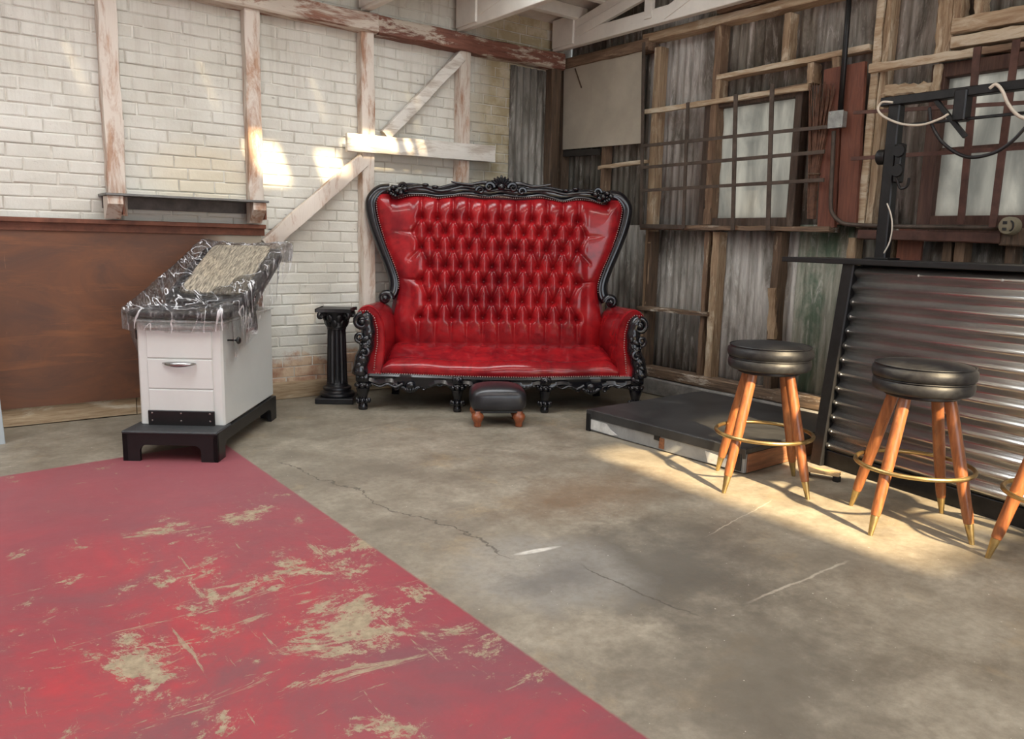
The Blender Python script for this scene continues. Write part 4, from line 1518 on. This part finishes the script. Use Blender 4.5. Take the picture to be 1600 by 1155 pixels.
# seat pad
def pad(cx_, cy_, cz_, lx, ly, lz, M_=None, r=0.35, e2=0.4, n=48):
    def sp(c, e):
        return math.copysign(abs(c) ** e, c)
    def fn(s, t):
        a = (s * 2 - 1) * math.pi
        ph = (t - 0.5) * math.pi
        p = Vector((lx / 2 * sp(math.cos(a), 0.18) * sp(math.cos(ph), e2), ly / 2 * sp(math.sin(a), 0.18) * sp(math.cos(ph), e2), lz / 2 * sp(math.sin(ph), 0.6)))
        return Vector((cx_, cy_, cz_)) + (M_ @ p if M_ is not None else p)
    return MB().grid(fn, n * 2, 16)


pad(0.245, 0.42, 0.738, 0.52, 0.60, 0.060).build('seat_pad', 'pad', cab, smooth=True)
tilt = math.radians(23.5)
RX = Matrix.Rotation(tilt, 3, 'X')
HG = Vector((0.285, 0.46, 0.765))
bc = HG + RX @ Vector((0, 0.345, 0.0))
pad(bc.x, bc.y, bc.z, 0.50, 0.72, 0.105, RX).build('back_pad', 'pad', cab, smooth=True)
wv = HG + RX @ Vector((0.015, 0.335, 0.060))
pad(wv.x, wv.y, wv.z, 0.36, 0.64, 0.030, RX).build('film_glint_panel', 'film_glint', cab, smooth=True)  # added panel, its colour carries the reflections of the film
# support strut behind the back pad
MB().beam((0.285, 0.80, 0.70), (0.285, 0.98, 0.90), (0, -1, 0.8), 0.06, 0.02, 2, 0).build('back_strut', 'chrome', cab)

# clear film: tent from the front of the seat pad up and over the back pad, skirts down both sides
rngf = random.Random(3)
top_line = smooth_path([(0, 0.112, 0.665), (0, 0.108, 0.690), (0, 0.100, 0.765), (0, 0.22, 0.800), (0, 0.50, 0.90), (0, 0.85, 1.02), (0, 1.08, 1.105), (0, 1.165, 1.09), (0, 1.17, 0.99)], 7)


def film_fn(s, t):
    k = t * (len(top_line) - 1)
    i = min(int(k), len(top_line) - 2)
    p = top_line[i].lerp(top_line[i + 1], k - i)
    # cross profile: skirt - edge - middle - edge - skirt
    q = s * 2 - 1
    aq = abs(q)
    half = 0.275
    # skirt bottom height runs from body side to back of pad
    zb = max(0.45 + 0.35 * min(1, p.y / 1.1), 0.45) if p.y > 0.13 else p.z - 0.03
    if p.y > 1.0:
        zb = p.z - 0.16
    if aq < 0.62:
        w = aq / 0.62
        x = math.copysign(w * (half - 0.005), q)
        y, z = p.y, p.z - 0.045 * math.sin(math.pi * (1 - w) * 0.5) * (1 if 0.2 < p.y < 1.05 else 0.2)
    else:
        w = (aq - 0.62) / 0.38
        # on the side sheets the film is drawn in to the body
        x = math.copysign(half - 0.025 * w, q)
        z = p.z + (min(zb, p.z) - p.z) * w
        y = p.y + (0.10 * w if p.y < 0.5 else -0.10 * w)
    n = 0.006
    wob = n * (math.sin(17 * y + 9 * x + 4 * z) + math.sin(41 * z + 23 * y) * 0.6 + math.sin(60 * x + 8 * y) * 0.5)
    return (0.245 + 0.04 * min(1, p.y) + x + (wob if aq > 0.62 else 0), y, z + (wob if aq <= 0.62 else 0))


fo = MB().grid(film_fn, 70, 70).build('film_wrap', 'film', cab, smooth=True)
fo['label'] = 'crumpled clear wrapping film'

# ================================================================== STEEL PANEL, SHELF, GREY POST
pt = ony(413, 357, 5.31)
rp_ = thing('rust_panel', 'large rusted steel sheet with ledge leaning on the brick wall', 'metal panel', (0, 0, 0))
MB().box(((pt.x - 1.2) / 2 - 0.0, 5.322, 0.66), (pt.x + 1.2 - 0.04, 0.012, 1.09)).build('steel_sheet', 'rust', rp_)
rl = MB().box(((pt.x - 1.2) / 2, 5.30, 1.205), (pt.x + 1.2, 0.055, 0.028), ch=0.003)
rl.build('top_ledge', 'rust_rail', rp_)
MB().box(((pt.x - 1.2) / 2, 5.31, 1.17), (pt.x + 1.2, 0.012, 0.05), ch=0.002).build('ledge_lip', 'rust_rail', rp_)

sa, sb = ony(160, 312, 5.24), ony(412, 322, 5.24)
sh = thing('wall_shelf', 'narrow grey steel shelf between two whitewashed wall posts', 'shelf', (0, 0, 0))
MB().box(((sa.x + sb.x) / 2, 5.255, 1.365), (sb.x - sa.x, 0.24, 0.014), ch=0.002).build('shelf_board', 'shelf_steel', sh)
MB().box(((sa.x + sb.x) / 2, 5.345, 1.325), (sb.x - sa.x - 0.03, 0.012, 0.075)).build('back_angle', 'shelf_dark', sh)
for px in (176, 398):
    x = ony(px, 330, 5.25).x
    br = MB().prism([(5.15, 1.357), (5.285, 1.357), (5.285, 1.225), (5.245, 1.225), (5.15, 1.31)], x - 0.042, x + 0.042, 'yz').build('bracket', 'post', sh)
    MB().box((x + 0.047, 5.22, 1.30), (0.008, 0.10, 0.10)).build('bracket_plate', 'rust_rail', br)

gp = onz(8, 694)
MB_ = MB().beam((gp.x - 0.045, gp.y, 0.0), (gp.x - 0.075, gp.y, 0.86), (0, -1, 0), 0.095, 0.05, 4, 0)
g_ = MB_.build('steel_upright', 'grey_post', None)
tag(g_, 'pale grey metal upright at the left edge before the rusted panel', 'metal post')

# ================================================================== PLATFORM
PA = math.radians(-87.5)      # local x runs along the long front side
P0 = onz(917, 672)
P1 = onz(1163, 742)
pdv = (P1 - P0)
PA = math.atan2(pdv.y, pdv.x)
LEN = pdv.length
plat = thing('platform', 'low black stage platform with grey side board in front of the iron wall', 'platform', P0, PA)
DP = 1.12
HT = 0.135
MB().box((LEN / 2, DP / 2, HT - 0.015), (LEN, DP, 0.03), ch=0.004).build('deck', 'deck_black', plat)
MB().box((LEN / 2, 0.012, (HT - 0.03) / 2 + 0.002), (LEN - 0.01, 0.022, HT - 0.036), ch=0.002).build('side_board', 'grey_side', plat)
MB().box((LEN - 0.012, DP / 2, (HT - 0.03) / 2 + 0.002), (0.022, DP - 0.05, HT - 0.036), ch=0.002).build('end_board', 'end_wood', plat)
MB().box((0.012, DP / 2, (HT - 0.03) / 2 + 0.002), (0.022, DP - 0.05, HT - 0.036), ch=0.002).build('end_board', 'deck_black', plat)
MB().box((LEN / 2, DP - 0.012, (HT - 0.03) / 2 + 0.002), (LEN - 0.01, 0.022, HT - 0.036), ch=0.002).build('side_board', 'deck_black', plat)
MB().box((LEN / 2, -0.003, HT - 0.027), (LEN + 0.006, 0.01, 0.05), ch=0.002).build('front_edging', 'deck_black', plat)
MB().prism([(0.03, 0.015), (0.035, 0.075), (0.17, 0.072), (0.20, 0.045), (0.26, 0.020), (0.22, 0.012)], -0.004, 0.001, 'xz').build('white_tape_patch', 'white_tape', plat)
MB().prism([(0.92, 0.012), (0.90, 0.07), (1.08, 0.055), (1.10, 0.012)], -0.004, 0.001, 'xz').build('white_tape_patch', 'white_tape', plat)
MB().box((0.018, -0.006, 0.055), (0.036, 0.012, 0.11), ch=0.002).build('corner_bracket', 'black_iron', plat)
MB().box((LEN - 0.045, -0.006, 0.06), (0.05, 0.012, 0.09), ch=0.002).build('corner_bracket', 'black_iron', plat)
MB().box((0.60, -0.001, 0.045), (0.035, 0.006, 0.06)).build('bare_wood_patch', 'end_wood', plat)
MB().box((0.565, -0.002, 0.072), (0.04, 0.008, 0.03)).build('dark_clip', 'black_iron', plat)

# ================================================================== STOOLS
ST = []


def make_stool(label, loc, rot):
    t = thing('bar_stool', label, 'bar stool', loc, rot, 'round black bar stools on wooden legs')
    R_ = 0.193
    prof = [(0.16, 0.575), (R_ - 0.014, 0.577), (R_ - 0.003, 0.586), (R_, 0.605), (R_ - 0.002, 0.622), (R_ - 0.010, 0.629),
            (R_ - 0.012, 0.632), (R_ + 0.001, 0.638), (R_ + 0.006, 0.655), (R_ + 0.003, 0.674), (R_ - 0.008, 0.684), (R_ - 0.006, 0.688),
            (R_ - 0.020, 0.692), (R_ - 0.05, 0.698), (0.10, 0.703), (0.05, 0.705), (0.004, 0.706)]
    s_ = MB().lathe(prof, 56).build('seat', 'vinyl', t, smooth=True)
    m = MB()
    m.tube([((R_ - 0.006) * math.cos(a), (R_ - 0.006) * math.sin(a), 0.688) for a in np.linspace(0, 2 * math.pi, 49)[:-1]], 0.004, 6, True)
    m.tube([((R_ - 0.006) * math.cos(a), (R_ - 0.006) * math.sin(a), 0.6305) for a in np.linspace(0, 2 * math.pi, 49)[:-1]], 0.004, 6, True)
    m.build('piping', 'vinyl', s_, smooth=True)
    MB().lathe([(0.14, 0.558), (0.145, 0.562), (0.145, 0.576), (0.14, 0.578)], 32).build('swivel_plate', 'black_iron', t, auto=0.6)
    for k in range(4):
        a = k * math.pi / 2
        top = Vector((0.118 * math.cos(a), 0.118 * math.sin(a), 0.562))
        bot = Vector((0.268 * math.cos(a), 0.268 * math.sin(a), 0.0))
        d = bot - top
        L = d.length
        mt = d.to_track_quat('Z', 'Y').to_matrix()
        lg = MB().lathe([(0.022, 0.0), (0.024, 0.03), (0.0245, L * 0.45), (0.021, L * 0.80), (0.0185, L * 0.855), (0.014, L * 0.862), (0.0138, L * 0.90)], 18, top, mt)
        lo = lg.build('leg', 'stool_wood', t, auto=0.6)
        # ferrule ends flat on the floor
        f = MB()
        vs, fs = [], []
        for (q, r) in ((0.858, 0.0168), (0.872, 0.0168), (0.95, 0.012)):
            for kk in range(16):
                b = 2 * math.pi * kk / 16
                vs.append(top + mt @ Vector((r * math.cos(b), r * math.sin(b), L * q)))
        for kk in range(16):
            b = 2 * math.pi * kk / 16
            vs.append(Vector((bot.x + 0.0095 * math.cos(b), bot.y + 0.0095 * math.sin(b) * (1 if mt.determinant() > 0 else -1), 0.001)))
        # match winding of the slanted rings to the flat one by nearest index
        ring = vs[48:]
        off = min(range(16), key=lambda o_: (ring[o_] - (vs[32] + (bot - top) * 0.05)).length)
        sgn = 1 if (ring[(off + 1) % 16] - (vs[33] + (bot - top) * 0.05)).length < (ring[(off - 1) % 16] - (vs[33] + (bot - top) * 0.05)).length else -1
        vs[48:] = [ring[(off + sgn * i) % 16] for i in range(16)]
        for i in range(3):
            for kk in range(16):
                k2 = (kk + 1) % 16
                fs.append((i * 16 + kk, i * 16 + k2, (i + 1) * 16 + k2, (i + 1) * 16 + kk))
        fs += [tuple(range(16)), tuple(48 + i for i in range(16))]
        f.add(vs, fs)
        f.build('ferrule', 'brass', lo, auto=0.6)
    m = MB()
    m.tube([(0.226 * math.cos(a), 0.226 * math.sin(a), 0.262) for a in np.linspace(0, 2 * math.pi, 65)[:-1]], 0.0095, 10, True)
    for k in range(4):
        a = k * math.pi / 2
        m.ball((0.222 * math.cos(a), 0.222 * math.sin(a), 0.262), (0.012, 0.012, 0.007), 8, 5)
    m.build('foot_ring', 'brass', t, smooth=True)
    return t


def centre(*px):
    v = Vector((0, 0, 0))
    for p in px:
        v += onz(*p)
    return v / len(px)


make_stool('black topped bar stool beside the low platform', centre((1130, 770), (1122, 735), (1258, 780), (1243, 745)), math.radians(-2))
make_stool('black topped bar stool in front of the corrugated bar panel', centre((1330, 790), (1357, 836), (1472, 802), (1520, 852)), math.radians(-4))
f3 = onz(1543, 872)
make_stool('bar stool cut off by the right edge of the picture', Vector((f3.x + 0.185, f3.y - 0.194, 0)), math.radians(133.5))

# ================================================================== BAR
B0 = onz(1272, 724)
B1 = onz(1600, 830)
bd_ = (B1 - B0)
BA = math.atan2(bd_.y, bd_.x)         # local x runs along the bar towards the camera side, local y into the bar
bar = thing('bar_counter', 'black topped bar counter with corrugated steel front', 'bar counter', B0, BA)
BL = 2.3
LEAN = 0.115
HB = 1.072


def lean(z):
    return LEAN * z / HB


# front sheet, waves run along the bar
pit_, amp = 0.0765, 0.0145
n = int((HB - 0.09) / pit_ * 8)


def front_sheet(x0, x1, name, dy):
    vs, fs = [], []
    for i in range(n + 1):
        z = 0.085 + (HB - 0.095) * i / n
        y = lean(z) + 0.012 + amp * math.cos(2 * math.pi * z / pit_) + dy
        vs += [(x0, y, z), (x1, y, z), (x0, y + 0.0015, z), (x1, y + 0.0015, z)]
    for i in range(n):
        a = i * 4
        fs += [(a, a + 1, a + 5, a + 4), (a + 2, a + 6, a + 7, a + 3), (a, a + 4, a + 6, a + 2), (a + 1, a + 3, a + 7, a + 5)]
    fs += [(0, 2, 3, 1), (n * 4, n * 4 + 1, n * 4 + 3, n * 4 + 2)]
    o = MB().add(vs, fs).build(name, 'bar_steel', bar, smooth=True)
    return o


fr_ = front_sheet(0.055, BL, 'corrugated_front', 0.0)
for k in range(11):
    z = pit_ * (k + 1.5) + 0.0
    MB().ball((0.075, lean(z) + 0.0, z), (0.006, 0.004, 0.006), 8, 5).build('screw', 'screw', fr_)
for k in range(6):
    MB().ball((0.42 + 0.40 * k, lean(1.035) - 0.001, 1.033), (0.006, 0.004, 0.006), 8, 5).build('screw', 'screw', fr_)
MB().beam((0.015, -0.012, 0.0), (0.015, -0.012 + LEAN, HB), (0, -1, 0), 0.075, 0.085, 3, 0).build('corner_post', 'black_iron', bar)
MB().box((BL / 2, 0.045, 0.043), (BL, 0.05, 0.086), ch=0.003).build('kick_board', 'black_iron', bar)
MB().prism([(0.03, 0.0), (0.50, 0.0), (0.50, HB), (LEAN + 0.03, HB)], 0.06, 0.075, 'yz').build('end_panel', 'counter', bar)
MB().box((BL / 2, 0.50, HB / 2), (BL - 0.1, 0.02, HB)).build('rear_panel', 'counter', bar)
MB().box((BL / 2 - 0.21, LEAN + 0.195, HB + 0.014), (BL + 0.43, 0.45, 0.028), ch=0.003).build('countertop', 'counter', bar)

# pale board lying at the foot of the bar
pk = onz(1263, 734, 0.03)
pk2 = onz(1316, 742, 0.03)
k_ = MB().beam((pk.x - 0.02, pk.y + 0.02, 0.044), (pk2.x - 0.02, pk2.y, 0.044), (0, 0, 1), 0.055, 0.016, 4, 0.002).build('scrap_plank', 'plank')
tag(k_, 'short pale wooden plank at the foot of the bar corner post', 'plank')
for p in (pk, pk2):
    bl = MB().box((p.x - 0.02 + (0.02 if p is pk else -0.02), p.y + (0.01 if p is pk else 0.005), 0.014), (0.03, 0.03, 0.028), ch=0.002).build('support_block', 'black_iron', k_)

# ================================================================== RIG ON THE BAR
ZT = HB + 0.028
rbase = Vector((4.17, 2.22, ZT))
rig = thing('camera_rig', 'black steel post and arm clamped on top of the bar', 'rig', rbase)
HP = 0.80
MB().box((0, 0, HP / 2), (0.062, 0.062, HP), ch=0.006).build('post', 'black_iron', rig)
MB().box((0, 0, 0.005), (0.13, 0.13, 0.01), ch=0.002).build('base_plate', 'black_iron', rig)
ARM = MB()
ARM.box((0, -0.60, HP + 0.022), (0.055, 1.36, 0.045), ch=0.004)
ARM.build('arm', 'black_iron', rig)
MB().box((0, -0.60, HP - 0.105), (0.016, 1.10, 0.014), ch=0.002).build('tie_rod', 'black_iron', rig)
MB().beam((-0.012, -0.20, HP + 0.0), (-0.012, -0.36, HP - 0.19), (-1, 0, 0), 0.022, 0.022, 2, 0).build('diagonal_strut', 'black_iron', rig)
MB().box((0, -0.33, HP - 0.04), (0.075, 0.060, 0.15), ch=0.006).build('arm_clamp', 'black_iron', rig)
kn = MB()
kn.lathe([(0.036, 0), (0.040, 0.006), (0.040, 0.04), (0.034, 0.046)], 20, (0, 0.03, HP - 0.26), Matrix.Rotation(-math.pi / 2, 3, 'X'))
kn.build('clamp_knob', 'black_iron', rig, auto=0.6)
pu = MB()
pu.box((-0.02, -0.055, HP - 0.30), (0.055, 0.035, 0.20), ch=0.006)
pu.lathe([(0.030, -0.012), (0.034, 0), (0.030, 0.012)], 16, (-0.052, -0.065, HP - 0.24), Matrix.Rotation(math.pi / 2, 3, 'Y'))
pu.lathe([(0.030, -0.012), (0.034, 0), (0.030, 0.012)], 16, (-0.052, -0.065, HP - 0.34), Matrix.Rotation(math.pi / 2, 3, 'Y'))
pu.tube(smooth_path([(-0.045, -0.06, HP - 0.38), (-0.045, -0.085, HP - 0.43), (-0.045, -0.12, HP - 0.42), (-0.045, -0.125, HP - 0.38)], 5), 0.007, 8)
pu.build('pulley_block', 'black_iron', rig, auto=0.7)


def cable(name, px, X, r, mat, label):
    pts = [onx(a, b, X) for (a, b) in px]
    o = MB().tube(smooth_path(pts, 8), r, 8).build(name, mat, None, smooth=True)
    return tag(o, label, 'cable')


cable('cable', [(1452, 168), (1456, 195), (1475, 225), (1510, 245), (1550, 240), (1580, 222), (1605, 196)], 4.12, 0.0085, 'black_cable', 'thick black cable sagging under the arm of the rig')
cable('cable', [(1395, 160), (1378, 160), (1372, 172), (1384, 184), (1410, 194), (1440, 195), (1468, 186), (1482, 178)], 4.10, 0.006, 'white_cable', 'thin white cable looped around the top of the rig post')
cable('cable', [(1546, 138), (1556, 132), (1566, 142), (1575, 162), (1590, 180), (1610, 188)], 4.12, 0.008, 'white_cable', 'white cable hanging over the rig arm at the right edge')
cable('cable', [(1386, 318), (1392, 335), (1394, 355), (1390, 378), (1381, 396)], 4.125, 0.004, 'white_cable', 'short white cord hanging beside the rig post just above the counter')

# ================================================================== WINDOW GUARDS
XG = XS - 0.085


def guard(name, label, bars, mat='rust_bar'):
    g = thing(name, label, 'window bars')
    for (a, b, w) in bars:
        MB().beam(onx(*a, XG), onx(*b, XG), NR, w, 0.010, 4, 0.001).build('bar', mat, g)
    return g


guard('window_guard', 'brown iron bar grid over the left window', [
    ((1005, 66), (1001, 355), 0.026), ((1074, 160), (1067, 356), 0.026), ((1149, 147), (1144, 360), 0.030), ((1206, 131), (1199, 360), 0.030),
    ((1003, 228), (1292, 198), 0.022), ((1002, 262), (1288, 237), 0.022), ((1001, 298), (1287, 281), 0.022), ((1001, 353), (1068, 355), 0.030)])
guard('window_guard', 'red brown iron bar grid over the right window', [
    ((1527, 73), (1500, 350), 0.036), ((1588, 62), (1550, 355), 0.036), ((1333, 176), (1640, 158), 0.020), ((1329, 248), (1640, 228), 0.022)], 'red_iron')
# bent iron pipe frame
pp = [onx(a, b, XG + 0.03) for (a, b) in ((1303, 205), (1300, 270), (1298, 318), (1301, 334), (1311, 345), (1328, 351), (1400, 354), (1480, 355), (1560, 356))]
o = MB().tube(smooth_path(pp, 5), 0.013, 8).build('bent_pipe', 'rust_bar', None, smooth=True)
tag(o, 'bent brown pipe curving under the red boards to the right window', 'pipe')
sg_ = MB().beam(onx(1340, 366, XS - 0.06), onx(1562, 372, XS - 0.06), NR, 0.055, 0.11, 8, 0.002).build('steel_ledge', 'red_iron')
tag(sg_, 'red oxide steel ledge under the right window', 'ledge')
lg2 = MB().beam(onx(1562, 370, XS - 0.05), onx(1640, 372, XS - 0.05), NR, 0.09, 0.08, 4, 0.002).build('wooden_ledge', 'stud_dark')
tag(lg2, 'dark wooden ledge carrying the round socket', 'ledge')
# conduit and junction box
cd = [onx(a, b, XS - 0.045) for (a, b) in ((1329, -30), (1322, 60), (1313, 175))]
o = MB().tube(cd, 0.016, 10).build('conduit', 'black_iron', None, smooth=True)
tag(o, 'dark conduit dropping to the small steel box', 'conduit')
jb = onx(1308, 187, XS - 0.06)
jbx = thing('junction_box', 'square galvanised junction box on the red boards', 'junction box', jb)
MB().box((0.01, 0, 0), (0.05, 0.088, 0.092), ch=0.003).build('box', 'box_steel', jbx)
MB().box((-0.018, 0, 0), (0.005, 0.096, 0.100), ch=0.001).build('cover', 'box_steel', jbx)
for sy in (-1, 1):
    MB().ball((-0.021, sy * 0.034, sy * 0.034), 0.005, 8, 5).build('screw', 'screw', jbx)
# socket
sk = onx(1575, 353, XS - 0.10)
skt = thing('wall_socket', 'round beige socket on the dark ledge at the right', 'socket', sk)
RYm = Matrix.Rotation(-math.pi / 2, 3, 'Y')
MB().lathe([(0.046, -0.05), (0.046, 0.0), (0.040, 0.012), (0.022, 0.014)], 24, (0, 0, 0), RYm).build('body', 'bakelite', skt, auto=0.6)
for sz in (-0.016, 0.016):
    MB().box((-0.015, 0.010, sz), (0.006, 0.020, 0.014), ch=0.001).build('outlet_slot', 'black_paint', skt)
MB().tube([(-0.016, -0.016 - 0.014 * math.sin(a), 0.024 * math.cos(a)) for a in np.linspace(0, math.pi, 12)], 0.004, 6).build('bail', 'black_iron', skt, smooth=True)

# twig bundle
tw = thing('twig_bundle', 'upright bundle of red brown twigs beside the left window', 'twigs', onx(1266, 342, XS - 0.055))
rt = random.Random(9)
topp = onx(1266, 128, XS - 0.055)
hgt = topp.z - tw.location.z
for k in range(90):
    a = rt.uniform(-1, 1)
    b_ = rt.uniform(0, 0.05)
    y0 = rt.uniform(-0.018, 0.018)
    h_ = hgt * rt.uniform(0.82, 1.0)
    pts = [(b_ * 0.6, y0, 0.0), (b_ * 0.7, y0 + a * 0.012 + 0.01, hgt * 0.35), (b_ * 0.9, y0 + a * 0.05, hgt * 0.68), (b_, y0 + a * rt.uniform(0.05, 0.095), h_)]
    MB().tube(pts, [0.006, 0.0055, 0.004, 0.002], 5).build('twig', 'twig', tw)
MB().tube([(0.03 + 0.045 * math.cos(a), 0.010 + 0.036 * math.sin(a), hgt * 0.33) for a in np.linspace(0, 2 * math.pi, 17)[:-1]], 0.006, 6, True).build('binding', 'stud_dark', tw)
